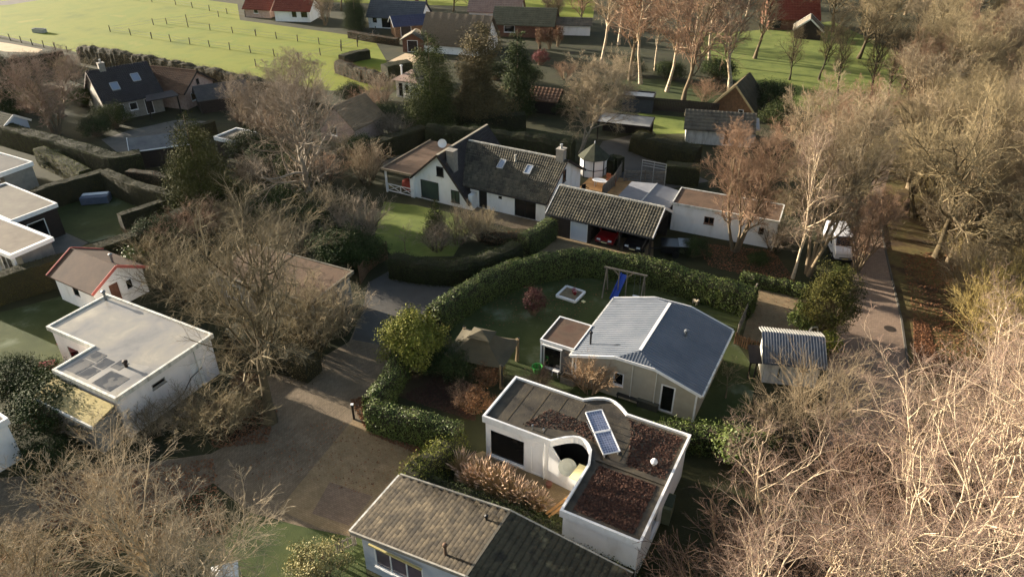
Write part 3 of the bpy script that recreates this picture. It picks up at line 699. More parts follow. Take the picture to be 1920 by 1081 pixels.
MB().lathe(3.95 + .45, -.45, [(.14, .01), (.2, .3), (.17, .3)], 12).build('plant_pot', M('clay_pot', [(120, 80, 66)], 2, .8), b1)

def solar_panel(label, c, ux, uv):
    n = np.cross(ux, uv); w, h = .98, 1.46
    o = thing('solar_panel', label, 'solar panel', tuple(c), 0, 'solar panels on the bungalow roof')
    def at(a, b, k=0): return np.array(ux) * a + np.array(uv) * b + n * k
    m = MB()
    for s in (-1, 1): m.bar(at(s*w/2, -h/2), at(s*w/2, h/2), .05, .06, up=n); m.bar(at(-w/2 + .025, s*h/2), at(w/2 - .025, s*h/2), .05, .06, up=n)
    m.build('frame', whitet, o)
    g = MB().poly([at(-w/2, -h/2, -.01), at(w/2, -h/2, -.01), at(w/2, h/2, -.01), at(-w/2, h/2, -.01)]).build('backing', M('solar_back', [(200, 204, 214)], 1, .4), o)
    m = MB(); nx, ny = 6, 9
    for i in range(nx):
        for j in range(ny):
            x = -w/2 + .05 + (w - .1) * (i + .5) / nx; y = -h/2 + .05 + (h - .1) * (j + .5) / ny; a, b = (w - .1) / nx * .42, (h - .1) / ny * .42
            m.poly([at(x-a, y-b), at(x+a, y-b), at(x+a, y+b), at(x-a, y+b)])
    m.build('cells', pvcell, g, kind='stuff')
    m = MB()
    for s in (-1, 1):
        q = at(s * w * .4, h/2, -.03); m.bar(q, (q[0], q[1], 3.12 - c[2]), .04); q2 = at(s * w * .4, -h/2, -.03); m.bar(q2, (q2[0], q2[1], 3.12 - c[2]), .04); m.bar((q[0], q[1], 3.14 - c[2]), (q2[0], q2[1], 3.14 - c[2]), .05)
    m.build('rack', greym, o)
    return o
pa, pb, pc = np.array((*P(1114, 774, 3.75), 3.75)), np.array((*P(1146, 848, 3.3), 3.3)), None
uv = (pb - pa) / np.linalg.norm(pb - pa); uxp = np.cross(uv, (0, 0, 1.)); uxp /= np.linalg.norm(uxp)
mid = (pa + pb) / 2 + (0, 0, .08)
solar_panel('upper solar panel, farther one, on the leaf-covered roof', mid - uv * .76, -uxp, -uv)
solar_panel('lower solar panel, nearer one, on the leaf-covered roof', mid + uv * .76, -uxp, -uv)

# ---- grey chalet with steel roof
O = np.array(P(1077, 712, 0)); O = np.array((4.25, 39.0))
ch = thing('chalet', 'beige clad chalet with ribbed steel roof, sunlit on the left and dark on the right', 'chalet', (*O, 0), A)
W, D, E_, RZ = 8.3, 7.4, 2.55, 3.85
gz = lambda x: E_ + (RZ - E_) * (1 - abs(x - W/2) / (W/2))
walls(ch, [(0, 0), (W, 0), (W, D), (0, D)], E_, beige, [(0, 2.75, 3.45, 1.05, 2.05, 'window'), (0, 5.95, 6.9, .1, 2.25, 'glass_door', dict(gm=glass, fw=.1)), (3, 1.5, 2.7, .9, 2.0, 'window'), (1, 2, 3.4, .9, 2.0, 'window')],
      gables=[(0, [(0, E_), (2.75, gz(2.75)), (5.55, gz(5.55)), (W, E_)]), (2, [(0, E_), (2.75, gz(2.75)), (5.55, gz(5.55)), (W, E_)])])
ov = .28; y0, y1 = -ov, D + ov; hip = .85; sl_ = (RZ - E_) / (W/2); xl, xr = -ov, W + ov; ze = E_ - sl_ * ov
zh = RZ - .42; xh = (RZ - zh) / sl_; xm = W / 2
kk = dict(tw=.28, tl=3.6, amp=.035, step=.0, per=4, sharp=True)
def cpoly(nm, pts, tw=.25, along=None):
    """ribbed sheet on a planar polygon: slab + ribs running up the slope"""
    r = MB().slab(pts, .07).build(nm, metalroof, ch)
    p = [np.array(q, float) for q in pts]; n = np.cross(p[1] - p[0], p[2] - p[0]); n /= np.linalg.norm(n); n *= 1 if n[2] > 0 else -1
    up = np.array((0, 0, 1.)) - n * n[2]; up /= np.linalg.norm(up); ac = np.cross(up, n); o = p[0]
    q2 = [((q - o) @ ac, (q - o) @ up) for q in p]; m = MB(); lo, hi = min(q[0] for q in q2), max(q[0] for q in q2)
    for k in range(int((hi - lo) / tw)):
        x = lo + tw * (k + .5); ys = []
        for i in range(len(q2)):
            a, b = q2[i], q2[(i + 1) % len(q2)]
            if (a[0] - x) * (b[0] - x) < 0: ys.append(a[1] + (b[1] - a[1]) * (x - a[0]) / (b[0] - a[0]))
        if len(ys) >= 2 and max(ys) - min(ys) > .1: m.bar(o + ac * x + up * min(ys) + n * .012, o + ac * x + up * max(ys) + n * .012, .07, .045, up=n)
    m.build('roof_rib', metalroof, r, kind='stuff')
    return r
cpoly('roof', [(xl, y0, ze), (xl, y1, ze), (xm - xh, y1, zh), (xm, y1 - hip, RZ), (xm, y0 + hip, RZ), (xm - xh, y0, zh)])
cpoly('roof', [(xr, y1, ze), (xr, y0, ze), (xm + xh, y0, zh), (xm, y0 + hip, RZ), (xm, y1 - hip, RZ), (xm + xh, y1, zh)])
cpoly('roof_hip', [(xm - xh, y0, zh), (xm + xh, y0, zh), (xm, y0 + hip, RZ)], .2)
cpoly('roof_hip', [(xm + xh, y1, zh), (xm - xh, y1, zh), (xm, y1 - hip, RZ)], .2)
for y, s in ((y0 - .03, 1), (y1 + .03, -1)):
    for a, b in (((xl, y, ze - .03), (xm - xh, y, zh - .03)), ((xm - xh, y, zh - .03), (xm + xh, y, zh - .03)), ((xm + xh, y, zh - .03), (xr, y, ze - .03))): MB().bar(a, b, .05, .2).build('bargeboard', whitet, ch)
for x in (xl - .05, xr + .05): MB().bar((x, y0, ze - .05), (x, y1, ze - .05), .12, .11).build('gutter', dirtywhite, ch)
MB().bar((xm, y0 + hip, RZ + .03), (xm, y1 - hip, RZ + .03), .2, .05).build('ridge_cap', whitet, ch)
flue(ch, .55, 1.15, 2.7, 3.75, .07, blackm); flue(ch, 6.1, 4.3, 3.2, 3.75, .09, greym)
for x in (4.0, 5.6): MB().tube([(x, -.06, .1), (x, -.06, 3.0)], .03, 6).build('downpipe', dirtywhite, ch)
for x in (.05, W - .05): box('corner_trim', whitet, ch, x - .06, -.04, .0, x + .06, -.005, E_)
# flat annex
m = MB()
an = thing('flat_annex', 'small flat-roofed grey annex with white roof edge on the left of the chalet', 'annex', (*(O + UX * -2.75 + UY * .35), 0), A)
walls(an, [(0, 0), (2.45, 0), (2.45, 3.1), (0, 3.1)], 2.45, M('grey_cladding', [(86, 84, 82), (104, 102, 98)], 2, .7, fine=.06), [(0, .2, 1.55, .3, 2.1, 'window', dict(fm=dirtywhite))])
flat_roof(an, [(0, 0), (2.45, 0), (2.45, 3.1), (0, 3.1)], 2.5, M('leaf_stained_roof', [(64, 52, 43), (86, 69, 56), (76, 54, 43)], 1.1, .85, .4, 18, fine=.2), whitet, over=.05, rim_w=.09, rim_h=.07, fascia=.16)
box('awning_box', whitet, an, .15, -.16, 2.18, 1.65, -.01, 2.28)
for x in (.03, 2.42): box('corner_trim', whitet, an, x - .05, -.03, 0, x + .05, -.004, 2.3)

# ---- nearest house, mossy shingle roof
O = np.array(P(658, 991, 3.15)); B3D = 4.0
b3 = thing('shingle_house', 'pale blue house with low mossy tile roof at the bottom edge of the picture', 'house', (*(O + UX * .3 + UY * .3), 0), A)
W = 12.4; hw = 6.3; ez, rz = 3.0, 3.75
walls(b3, [(0, 0), (W, 0), (W, B3D - .5), (0, B3D - .5)], 2.85, M('pale_blue_render', [(166, 172, 182), (186, 190, 196)], 1.5, .75, fine=.05), [(0, .7, 3.6, .7, 2.25, 'window', dict(mull=2, gm=M('mauve_glass', [(82, 72, 80), (110, 98, 104)], 1.2, .15, spec=.6))), (0, 5.2, 6.4, .1, 2.2, 'door', dict(gm=white))], gables=[(0, [(0, 2.85), (hw, 3.6), (W, 2.85)]), (2, [(0, 2.85), (hw - .3, 3.6), (W, 2.85)])])
x0, x1, ya, yb = -.3, W + .3, -.35, B3D - .2
slope(b3, (x0, yb, ez), (x0, ya, ez), (hw, ya, rz), (hw, yb, rz), mosstile, tw=.3, tl=.24, amp=.02, step=.05, per=3)
slope(b3, (x1, ya, ez), (x1, yb, ez), (hw, yb, rz), (hw, ya, rz), M('dark_mossy_tiles', [(50, 46, 38), (84, 76, 58), (66, 60, 46), (120, 108, 80)], .9, .9, .4, 30, fine=.3), tw=.42, tl=.34, amp=.05, step=.06, per=4)
for (a, b) in (((x0, ya - .04, ez + .02), (hw, ya - .04, rz + .02)), ((hw, ya - .04, rz + .02), (x1, ya - .04, ez + .02)), ((x0, yb + .04, ez + .02), (hw, yb + .04, rz + .02)), ((hw, yb + .04, rz + .02), (x1, yb + .04, ez + .02))):
    MB().bar(a, b, .09, .2).build('bargeboard', M('weathered_trim', [(110, 106, 98), (150, 146, 136)], 2, .8, fine=.15), b3)
MB().bar((x0 - .06, ya, ez - .02), (x0 - .06, yb, ez - .02), .13, .12).build('gutter', dirtywhite, b3)
MB().bar((hw, ya, rz + .06), (hw, yb, rz + .06), .12, .06).build('ridge_cap', greytile, b3)
flue(b3, 4.8, .3, 3.5, 4.35, .07, M('rusty_pipe', [(80, 60, 46), (104, 84, 66)], 4, .8)); flue(b3, 5.5, 2.9, 3.6, 4.0, .06, blackm)
MB().bar((.6, -.2, 2.45), (3.7, -.2, 2.45), .1, .09).build('awning_bar', M('yellow_trim', [(190, 176, 120)], 2, .6), b3)

# ---- white house with steep wing
O = np.array((-9.9, 69.0))
wh = thing('white_house', 'white gabled house with dark tiled roof, two chimneys and a porch on its left', 'house', (*O, 0), A)
# wing: x 0..6.3, y 0..9.3, apex at x 3.1
walls(wh, [(0, 0), (6.3, 0), (6.3, 9.3), (0, 9.3)], 1.15, white)
win = MB(); win.poly([(0, 0, 1.15), (6.3, 0, 1.15), (3.1, 0, 5.1), (0, 0, 2.45)]); win.poly([(6.3, 9.3, 1.15), (0, 9.3, 1.15), (0, 9.3, 2.45), (3.1, 9.3, 5.1)]); win.poly([(0, 9.3, 1.15), (0, 0, 1.15), (0, 0, 2.45), (0, 9.3, 2.45)])
win.build('gable_wall', white, wh)
window(wh, (0, 0), (1, 0), (0, -1), .75, 2.85, .25, 2.15, 'window', darkframe, glassgreen, rec=-.005, fw=.05)
window(wh, (0, 0), (1, 0), (0, -1), 2.75, 3.55, 2.95, 3.95, 'window', darkframe, glass, rec=-.005)
window(wh, (0, 0), (1, 0), (0, -1), 4.35, 5.3, .45, 1.75, 'window', darkframe, glassgreen, rec=-.005, mull=1)
sL = (5.2 - 2.45) / 3.1; sR = (5.2 - 1.1) / 3.2
slope(wh, (-.3, 9.6, 5.2 - sL*3.4), (-.3, -.35, 5.2 - sL*3.4), (3.1, -.35, 5.2), (3.1, 9.6, 5.2), darktile)
slope(wh, (6.65, -.35, 5.2 - sR*3.55), (6.65, 9.6, 5.2 - sR*3.55), (3.1, 9.6, 5.2), (3.1, -.35, 5.2), darktile)
for a, b in (((-.3, -.38, 5.2 - sL*3.4), (3.1, -.38, 5.2)), ((6.65, -.38, 5.2 - sR*3.55), (3.1, -.38, 5.2))): MB().bar(a, b, .05, .2).build('bargeboard', darkwood, wh)
MB().bar((3.1, -.35, 5.27), (3.1, 9.6, 5.27), .24, .08).build('ridge_cap', M('grey_ridge', [(130, 122, 106), (156, 146, 128)], 2, .85), wh)
# main body: ridge along x at y 5.1
walls(wh, [(6.0, .95), (14.3, .95), (14.3, 9.3), (6.0, 9.3)], 2.55, white, [(0, 1.0, 1.9, .05, 2.2, 'door', dict(gm=blackm, fm=darkframe)), (0, 3.2, 3.6, 1.45, 1.75, 'window', dict(fm=darkframe)), (0, 5.0, 7.3, .05, 2.3, 'glass_door', dict(fm=darkframe, mull=1)), (1, 3.2, 4.2, .05, 2.1, 'door', dict(gm=darkwood, fm=darkframe))],
      gables=[(1, [(0, 2.55), (4.15, 4.9), (8.35, 2.55)])])
sm = (5.0 - 2.55) / 4.15
slope(wh, (5.3, .45, 5 - sm*4.65), (14.65, .45, 5 - sm*4.65), (14.65, 5.1, 5.0), (3.3, 5.1, 5.0), lichtile)
slope(wh, (14.65, 9.75, 5 - sm*4.65), (5.3, 9.75, 5 - sm*4.65), (3.3, 5.1, 5.0), (14.65, 5.1, 5.0), lichtile)
ridge(wh, (3.5, 5.1, 5.1), (13.6, 5.1, 5.1), ridgem)
for b in ((14.68, .45, 5 - sm*4.65), (14.68, 9.75, 5 - sm*4.65)): MB().bar(b, (14.68, 5.1, 5.0), .05, .22).build('bargeboard', darkwood, wh)
window(wh, (14.3, .95), (0, 1), (1, 0), 3.8, 4.5, 2.7, 3.9, 'window', darkframe, glass, rec=-.005)
MB().bar((6.4, .38, 5 - sm*4.75), (14.6, .38, 5 - sm*4.75), .12, .1).build('gutter', darkframe, wh)
box('dormer_cheek', white, wh, 6.3, -.0, .0, 6.75, .94, 1.6)
chimney(wh, 13.9, 5.1, 4.4, 6.0, .75, M('grey_brick', [(132, 126, 116), (160, 152, 140)], 4, .9, .3, fine=.15), zinc)
chimney(wh, 4.15, .75, 3.2, 5.55, .8, M('grey_brick2', [(112, 108, 102), (140, 134, 124)], 4, .9, .3, fine=.15))
uvs = np.array((0, math.cos(math.atan(sm)), math.sin(math.atan(sm))))
for x in (8.3, 11.3): skylight(wh, (x, 3.3, 5.0 - sm * 1.8 + .05), (1, 0, 0), uvs, .62, 1.05)
MB().lathe(9.5, 3.95, [(.16, 4.2), (.1, 4.5), (.07, 4.85), (.12, 4.9), (.12, 5.0)], 10).build('vent_pipe', ridgem, wh)
m = MB().lathe(0, 0, [(.03, 0), (.3, .04), (.45, .12), (.43, .13), (.28, .07), (.03, .04)], 20); d_ = m.build('satellite_dish', whitet, wh); d_.location = (2.1, 2.2, 5.45); d_.rotation_euler = (R(78), 0, R(35))
MB().tube([(2.1, 2.35, 4.0), (2.1, 2.3, 5.4)], .03, 6).build('dish_mast', greym, wh)
# flat porch on the left
vr = MB().prism([(-3.7, -.55), (.05, -.55), (.6, 8.6), (-3.7, 8.6)], 2.5, 2.62).build('porch_roof', brownbit, wh)
m = MB()
for a, b in (((-3.7, -.55), (.0, -.55)), ((-3.7, 8.6), (-3.7, -.55))): m.bar((*a, 2.6), (*b, 2.6), .14, .24)
m.build('porch_fascia', M('tan_trim', [(120, 106, 86), (150, 134, 110)], 3, .8), vr)
for x, y in ((-3.4, -.3), (-3.4, 4), (-3.4, 8.2)): post(wh, x, y, 0, 2.5, .16, whitet)
for q in range(2):
    x0_, x1_ = -3.3 + q * 1.6, -3.3 + (q + 1) * 1.6
    m = MB().bar((x0_, -.3, .95), (x1_, -.3, .95), .07).bar((x0_, -.3, .2), (x1_, -.3, .2), .07).bar((x0_ + .04, -.3, .24), (x0_ + .04, -.3, .92), .08).bar((x0_ + .1, -.3, .25), (x1_ - .05, -.3, .9), .05).bar((x0_ + .1, -.26, .9), (x1_ - .05, -.26, .25), .05)
    m.build('railing', whitet, wh)
box('porch_wall', white, wh, -.45, -.25, 0, -.01, .6, 2.49)
# red parasol folded on the porch
ps = thing('covered_furniture', 'red covered garden furniture under the white porch', 'furniture', (*(O + UX * -1.4 + UY * .7), 0), A)
rg = random.Random(3); MB().blob((0, 0, .75), (.75, .5, .72), rg, 14, 9, .1).build('cover', redbrown, ps, smooth=True); MB().box(-.5, -.3, 0, -.42, -.22, .4).box(.42, .22, 0, .5, .3, .4).build('foot', darkwood, ps)

# ---- garage and carport
O = np.array(P(1023, 399, 2.35))
ga = thing('carport', 'long tiled garage and carport with white garage door, attached right of the white house', 'garage', (*(O + UX * .25 + UY * .45), 0), A)
L_, DD = 9.75, 4.9; ze, zr = 2.55, 3.95
walls(ga, [(2.0, .0), (3.9, .0), (3.9, DD), (0, DD), (0, .0)], 2.5, darkwood, [(0, .08, 1.78, .05, 2.1, 'garage_door', dict(gm=M('garage_white', [(196, 200, 206)], 1, .6), fm=whitet, fw=.06))])
box('back_wall', darkwood, ga, 3.9, DD - .12, 0, L_, DD, 2.5)
for x in (3.98, 6.8, L_ - .1): post(ga, x, .15, 0, 2.4, .18, darkwood)
box('beam', darkwood, ga, 0, .05, 2.4, L_, .22, 2.54)
gable(ga, 0, L_, 0, DD, ze, zr, lichtile, 'x', .22, .45, ridge_mat=ridgem, barge=whitet)
MB().bar((-.2, -.52, ze - .3), (L_ + .2, -.52, ze - .3), .12, .1).build('gutter', darkframe, ga)
MB().poly([(L_, 0, 2.5), (L_, DD, 2.5), (L_, DD/2, zr - .1)]).poly([(0, DD, 2.5), (0, 0, 2.5), (0, DD/2, zr - .1)]).build('gable_wall', darkwood, ga)

def car(name, label, xy, ang, paint, L_=4.3, Wd=1.75, H=1.45, van=False, cat='car', group=None):
    """front towards -y in local space"""
    o = thing(name, label, cat, (*xy, 0), ang, group); hl = L_ / 2; w = Wd / 2
    if van: prof = [(-hl, .45), (-hl, .95), (-hl + .18, 1.1), (-hl + .75, 1.28), (-hl + 1.55, 1.9), (-hl + 1.9, H), (hl - .25, H), (hl, H - .15), (hl, .45)]
    else: prof = [(-hl, .4), (-hl, .72), (-hl + .25, .84), (-hl + 1.15, .98), (-hl + 1.9, H - .04), (-hl + 2.3, H), (hl - 1.1, H - .05), (hl - .25, .98), (hl, .9), (hl, .4)]
    m = MB(); n = len(prof); rows = []
    for k, (f, inset) in enumerate(((-1, 0.0), (-.93, 0), (-.0, 0), (.93, 0), (1, 0))):
        for y, z in prof:
            hi = max(0, (z - .95)) / (H - .95 + 1e-6); x = w * f * (1 - .16 * hi * (1 if not van else .5)); e = .06 if abs(f) == 1 else 0
            m.v.append((x, y * (1 - e * .35), z - (e if z > .6 else -e * .5)))
    for a in range(4):
        for b in range(n): m.f.append((a*n + b, a*n + (b+1) % n, (a+1)*n + (b+1) % n, (a+1)*n + b))
    m.f.append(tuple(reversed(range(n)))); m.f.append(tuple(range(4*n, 5*n)))
    body = m.build('body', paint, o)
    i0 = 3 if not van else 3; a, b = prof[i0], prof[i0 + 1]
    dy, dz = b[0] - a[0], b[1] - a[1]; nl = math.hypot(dy, dz); nn = (-dz / nl, dy / nl)
    def sp(t, x, k=.015): return (x, a[0] + dy * t + nn[0] * k, a[1] + dz * t - nn[1] * -k if False else a[1] + dz * t + nn[1] * k)
    nn = (-dz / nl, dy / nl)
    MB().poly([sp(.06, -w * .84), sp(.06, w * .84), sp(.94, w * .74), sp(.94, -w * .74)]).build('windscreen', glass, o)
    for s in (-1, 1):
        xx = s * w * (.955 if van else .925)
        pts = [(xx, -hl + 1.5, 1.0), (xx, hl - (2.6 if van else .95), 1.0), (xx * .96, hl - (2.6 if van else 1.35), H - .18), (xx * .96, -hl + 2.05, H - .18)]
        pts = [(p[0] + s * .03, p[1], p[2]) for p in pts]
        MB().poly(pts if s > 0 else pts[::-1]).build('side_window', glass, o)
        MB().box(s * w * .62 - .17, -hl - .012, .62, s * w * .62 + .17, -hl + .1, .76).build('headlight', M('headlight', [(215, 220, 224)], 1, .15, spec=.8), o)
        for y in (-hl + .8, hl - .8):
            wl = MB().tube([(s * (w - .2), y, .32), (s * (w + .01), y, .32)], .32, 16).build('wheel', rubber, o)
            MB().tube([(s * (w + .005), y, .32), (s * (w + .02), y, .32)], .19, 12).build('rim', chrome, wl)
        MB().box(s * (w + .02) - .07, -hl + 1.3, .98, s * (w + .02) + .07, -hl + 1.42, 1.12).build('mirror', paint, o)
    MB().box(-w * .55, -hl - .015, .5, w * .55, -hl + .08, .6).build('grille', chrome if paint is not carwhite else blackm, o)
    MB().box(-.26, -hl - .025, .42, .26, -hl - .0, .5).build('number_plate', yellowp, o)
    MB().box(-w * .98, -hl - .01, .22, w * .98, hl, .42).build('bumper', blackm, o)
    return o
gO = O + UX * .25 + UY * .45
car('parked_car', 'red car parked under the tiled carport', gO + UX * 5.4 + UY * 2.2, A, redm)
car('parked_car', 'dark car parked under the carport beside the red car', gO + UX * 8.1 + UY * 2.2, A, carblack)

# ---- low dark shed behind the garage
O = np.array(P(1150, 378, 2.3))
sh = thing('grey_roof_shed', 'low shed with smooth grey roof behind the garage and below the gate', 'shed', (*O, 0), A)
gable(sh, 0, 5.0, 0, 5.2, 2.3, 2.6, M('slate_felt', [(98, 100, 106), (116, 117, 120)], 1, .7, fine=.08), 'y', .1, .1, tile=False)
walls(sh, [(0, 0), (5, 0), (5, 5.2), (0, 5.2)], 2.28, darkwood)
MB().bar((2.5, -.1, 2.62), (2.5, 5.3, 2.62), .12, .05).build('ridge_cap', zinc, sh)

# ---- long white shed
O = np.array(P(1256, 430, 0))
ls = thing('long_shed', 'long white shed with flat brown roof behind bare trees', 'shed', (*O, 0), A + 4)
walls(ls, [(0, 0), (9.4, 0), (9.4, 3.6), (0, 3.6)], 2.7, white, [(0, 3.0, 3.9, 1.3, 2.0, 'window', dict(mull=1, fm=M('brown_frame', [(110, 84, 64)], 2, .7))), (0, 7.9, 8.35, 1.2, 1.9, 'window', dict(fm=darkframe))])
flat_roof(ls, [(0, 0), (9.4, 0), (9.4, 3.6), (0, 3.6)], 2.75, brownbit, dirtywhite, over=.12, rim_w=.1, rim_h=.08, fascia=.14)

# ---- octagonal summerhouse
O = np.array(P(1112, 326, 0))
gz_ = thing('summerhouse', 'white octagonal summerhouse with pointed green roof on the wooden terrace', 'summerhouse', (*O, 0), A); gz_.scale = (.86, .86, .92)
oc = [(1.75 * math.cos(R(22.5 + 45 * k - 90)), 1.75 * math.sin(R(22.5 + 45 * k - 90))) for k in range(8)]
walls(gz_, oc, 2.35, white)
for k in range(8): post(gz_, oc[k][0] * .995, oc[k][1] * .995, 0, 2.35, .12, darkframe, 'corner_post')
for k in range(8):
    a, b = np.array(oc[k-1]) * 1.015, np.array(oc[k]) * 1.015
    for z in (.06, 1.0, 2.3): MB().bar((*a, z), (*b, z), .05, .07).build('rail', darkframe, gz_)
ro = [(2.05 * math.cos(R(22.5 + 45 * k - 90)), 2.05 * math.sin(R(22.5 + 45 * k - 90))) for k in range(8)]
for k in range(8): MB().slab([(*ro[k-1], 2.3), (*ro[k], 2.3), (0, 0, 3.9)], .04).build('roof_panel', shingle, gz_)
MB().lathe(0, 0, [(.1, 3.83), (.06, 3.95), (.1, 4.0), (.02, 4.2)], 8).build('finial', greym, gz_)
# terrace deck
O = np.array(P(1085, 352, .15))
dk = thing('terrace_deck', 'sunlit wooden terrace of planks beside the summerhouse', 'deck', (*O, 0), A)
m = MB().box(0, 0, .13, 4.6, .135, .17); pl = m.build('plank', deckwood, dk)
for k in range(1, 32): copy_part(pl, dk, (0, k * .142, 0))
def garden_chair(xy, ang, mat, label, grp):
    o = thing('garden_chair', label, 'chair', (*xy, .17), ang, grp)
    MB().box(-.25, -.25, .4, .25, .25, .45).build('seat', mat, o); MB().slab([(-.25, .25, .45), (.25, .25, .45), (.25, .33, .95), (-.25, .33, .95)], .05).box(-.25, .24, .45, .25, .29, .95).build('backrest', mat, o)
    for sx in (-.22, .22):
        for sy in (-.22, .22): post(o, sx, sy, 0, .4, .05, mat, 'leg')
    for sx in (-.28, .28): MB().bar((sx, -.22, .65), (sx, .26, .65), .05).build('armrest', mat, o)
gt = thing('garden_table', 'white oval garden table on the wooden terrace', 'table', (*P(1125, 338, .9), .17), A)
MB().prism([(.85 * math.cos(t), .5 * math.sin(t)) for t in np.linspace(0, 6.28, 19)[:-1]], .7, .75).build('table_top', whitet, gt)
for sx in (-.5, .5):
    for sy in (-.25, .25): post(gt, sx, sy, 0, .7, .06, whitet, 'leg')
cm = M('terracotta_wood', [(140, 84, 60)], 2, .8, fine=.1)
for k, (px, py, an_, lb) in enumerate(((1143, 332, 150, 'red-brown garden chair farthest behind the white terrace table'), (1150, 340, -100, 'red-brown garden chair at the right end of the white terrace table'), (1138, 346, -30, 'red-brown garden chair in front of the white terrace table'))): garden_chair(P(px, py, .6), an_, cm, lb, 'terrace chairs')
for px, py, lb in ((1070, 348, 'dark slatted garden chair against the white house gable'), (1097, 356, 'dark folded lounger on the terrace by the garage ridge')): garden_chair(P(px, py, .6), 30, blackm, lb, 'dark terrace chairs')
def plank_fence(label, pts, h, mat, pw=.14, gap=.012, z0=0.05, name='board_fence', rails=True, postmat=None):
    c = np.mean(np.array(pts), axis=0); o = thing(name, label, 'fence', (*c, 0)); first = None
    for a, b in zip(pts[:-1], pts[1:]):
        a = np.array(a) - c; b = np.array(b) - c; L2 = np.linalg.norm(b - a); d = (b - a) / L2; ang = math.atan2(d[1], d[0]); n = max(1, int(L2 / (pw + gap)))
        for k in range(n):
            q = a + d * (k + .5) * L2 / n
            if first is None: first = MB().box(-pw/2, -.012, z0, pw/2, .012, h).build('plank', mat, o); first.location = (*q, 0); first.rotation_euler = (0, 0, ang)
            else: copy_part(first, o, (*q, 0), (0, 0, ang))
        nv = np.array((-d[1], d[0])) * .04
        if rails:
            for z in (h * .2, h * .8): MB().bar((*(a + nv), z), (*(b + nv), z), .04, .08).build('rail', mat, o)
        for q in (a, b): MB().box(-.05, -.05, 0, .05, .05, h + .06).build('post', postmat or mat, o).location = (*(q + nv * 2), 0)
    return o
plank_fence('grey board fence between the wooden terrace and the rear drive', [P(1166, 318), P(1163, 330), P(1150, 352), P(1128, 374)], 1.5, greywood)

# ---- field gate
O = np.array(P(1170, 342, 0)); g2 = np.array(P(1246, 345, 0)); gd = (g2 - O); gl = np.linalg.norm(gd); ga_ = math.degrees(math.atan2(gd[1], gd[0]))
gt_ = thing('wooden_gate', 'grey wooden five-bar gate in front of the box hedge', 'gate', (*O, 0), ga_)
for x in (0, gl / 2, gl): post(gt_, x, 0, 0, 1.5, .14, greywood, 'gate_post')
for z in (.3, .58, .86, 1.14, 1.36): MB().bar((.1, -.05, z), (gl - .1, -.05, z), .035, .13).build('bar', greywood, gt_)
for a, b in (((.15, -.1, .3), (gl/2 - .1, -.1, 1.36)), ((gl/2 + .1, -.1, 1.36), (gl - .1, -.1, .3))): MB().bar(a, b, .03, .09).build('brace', greywood, gt_)
O2 = np.array(P(1205, 352, 0)); rk = thing('drying_rack', 'white metal rail frame behind the grey-roofed shed', 'rail', (*P(1222, 352), 0), A)
for x in (-1.3, 0, 1.3): post(rk, x, 0, 0, 2.9, .06, zinc)
for z in (2.3, 2.6, 2.88): MB().bar((-1.3, 0, z), (1.3, 0, z), .05).build('rail', zinc, rk)

# ---- blue corrugated shed
O = np.array(P(1428, 716, 0))
bs = thing('blue_roof_shed', 'small white shed with blue corrugated roof beside the right lane', 'shed', (*O, 0), -10)
walls(bs, [(0, 0), (3.5, 0), (3.5, 2.7), (0, 2.7)], 2.1, dirtywhite, [(0, 2.2, 2.75, 1.35, 1.8, 'window', dict(fm=darkframe)), (0, .9, 1.02, .5, 1.3, 'window', dict(fm=greywood, fw=.03))], gables=[(1, [(0, 2.1), (1.75, 2.95), (2.7, 2.5)]), (3, [(0, 2.5), (.95, 2.95), (2.7, 2.1)])])
kw = dict(tw=.19, tl=3.5, amp=.055, step=0.0, per=6, cover='corrugated_sheet')
slope(bs, (-.3, -.45, 1.95), (3.8, -.45, 1.95), (3.8, 1.75, 3.0), (-.3, 1.75, 3.0), bluesteel, **kw)
slope(bs, (3.8, 2.95, 2.55), (-.3, 2.95, 2.55), (-.3, 1.75, 3.0), (3.8, 1.75, 3.0), M('grey_fibre_sheet', [(140, 138, 132), (165, 162, 154)], 2, .7, fine=.1), **kw)
for x in (-.5, -.9): post(bs, x, .3, 0, 1.8, .1, darkwood)
MB().slab([(-1.1, -.3, 1.75), (-.31, -.3, 1.8), (-.31, 1.5, 2.0), (-1.1, 1.5, 1.95)], .05).build('lean_to_roof', darkwood, bs)
# ---- plank fences round the brick parking
plank_fence('weathered plank fence between the chalet lawn and the brick parking', [P(1412, 562), P(1398, 595), P(1378, 640)], 1.5, greywood)
plank_fence('low brown picket fence beside the blue-roofed shed', [P(1376, 645), P(1400, 655), P(1424, 662)], 1.0, brownwood, .1, .06)

# ---- left: L-shaped white flat-roofed house
O = np.array(P(200, 553, 3.35))
lb = thing('flat_roof_house', 'white L-shaped house with wet grey flat roof left of the big bare tree', 'house', (*O, 0), A)
Lf = [(0, -4.4), (4.8, -4.4), (4.8, -7.2), (10.4, -7.2), (10.4, 0), (0, 0)]
walls(lb, Lf, 3.15, M('pinkish_white', [(206, 199, 192), (224, 217, 212), (233, 226, 221), (230, 223, 218)], .9, .8, .1, fine=.05, stretch=(1.2, 1.2, .5)), [(3, 2.3, 3.3, 2.15, 2.5, 'window', dict(fm=greywall)), (0, 1.0, 2.4, .9, 2.1, 'window'), (0, 3.2, 4.2, .05, 2.1, 'door', dict(gm=redm)), (1, .6, 2.0, .9, 2.1, 'window'), (3, 5.2, 6.1, .05, 2.1, 'door', dict(gm=white))])
flat_roof(lb, Lf, 3.25, wetroof, dirtywhite, over=.18, rim_w=.17, rim_h=.1, fascia=.22)
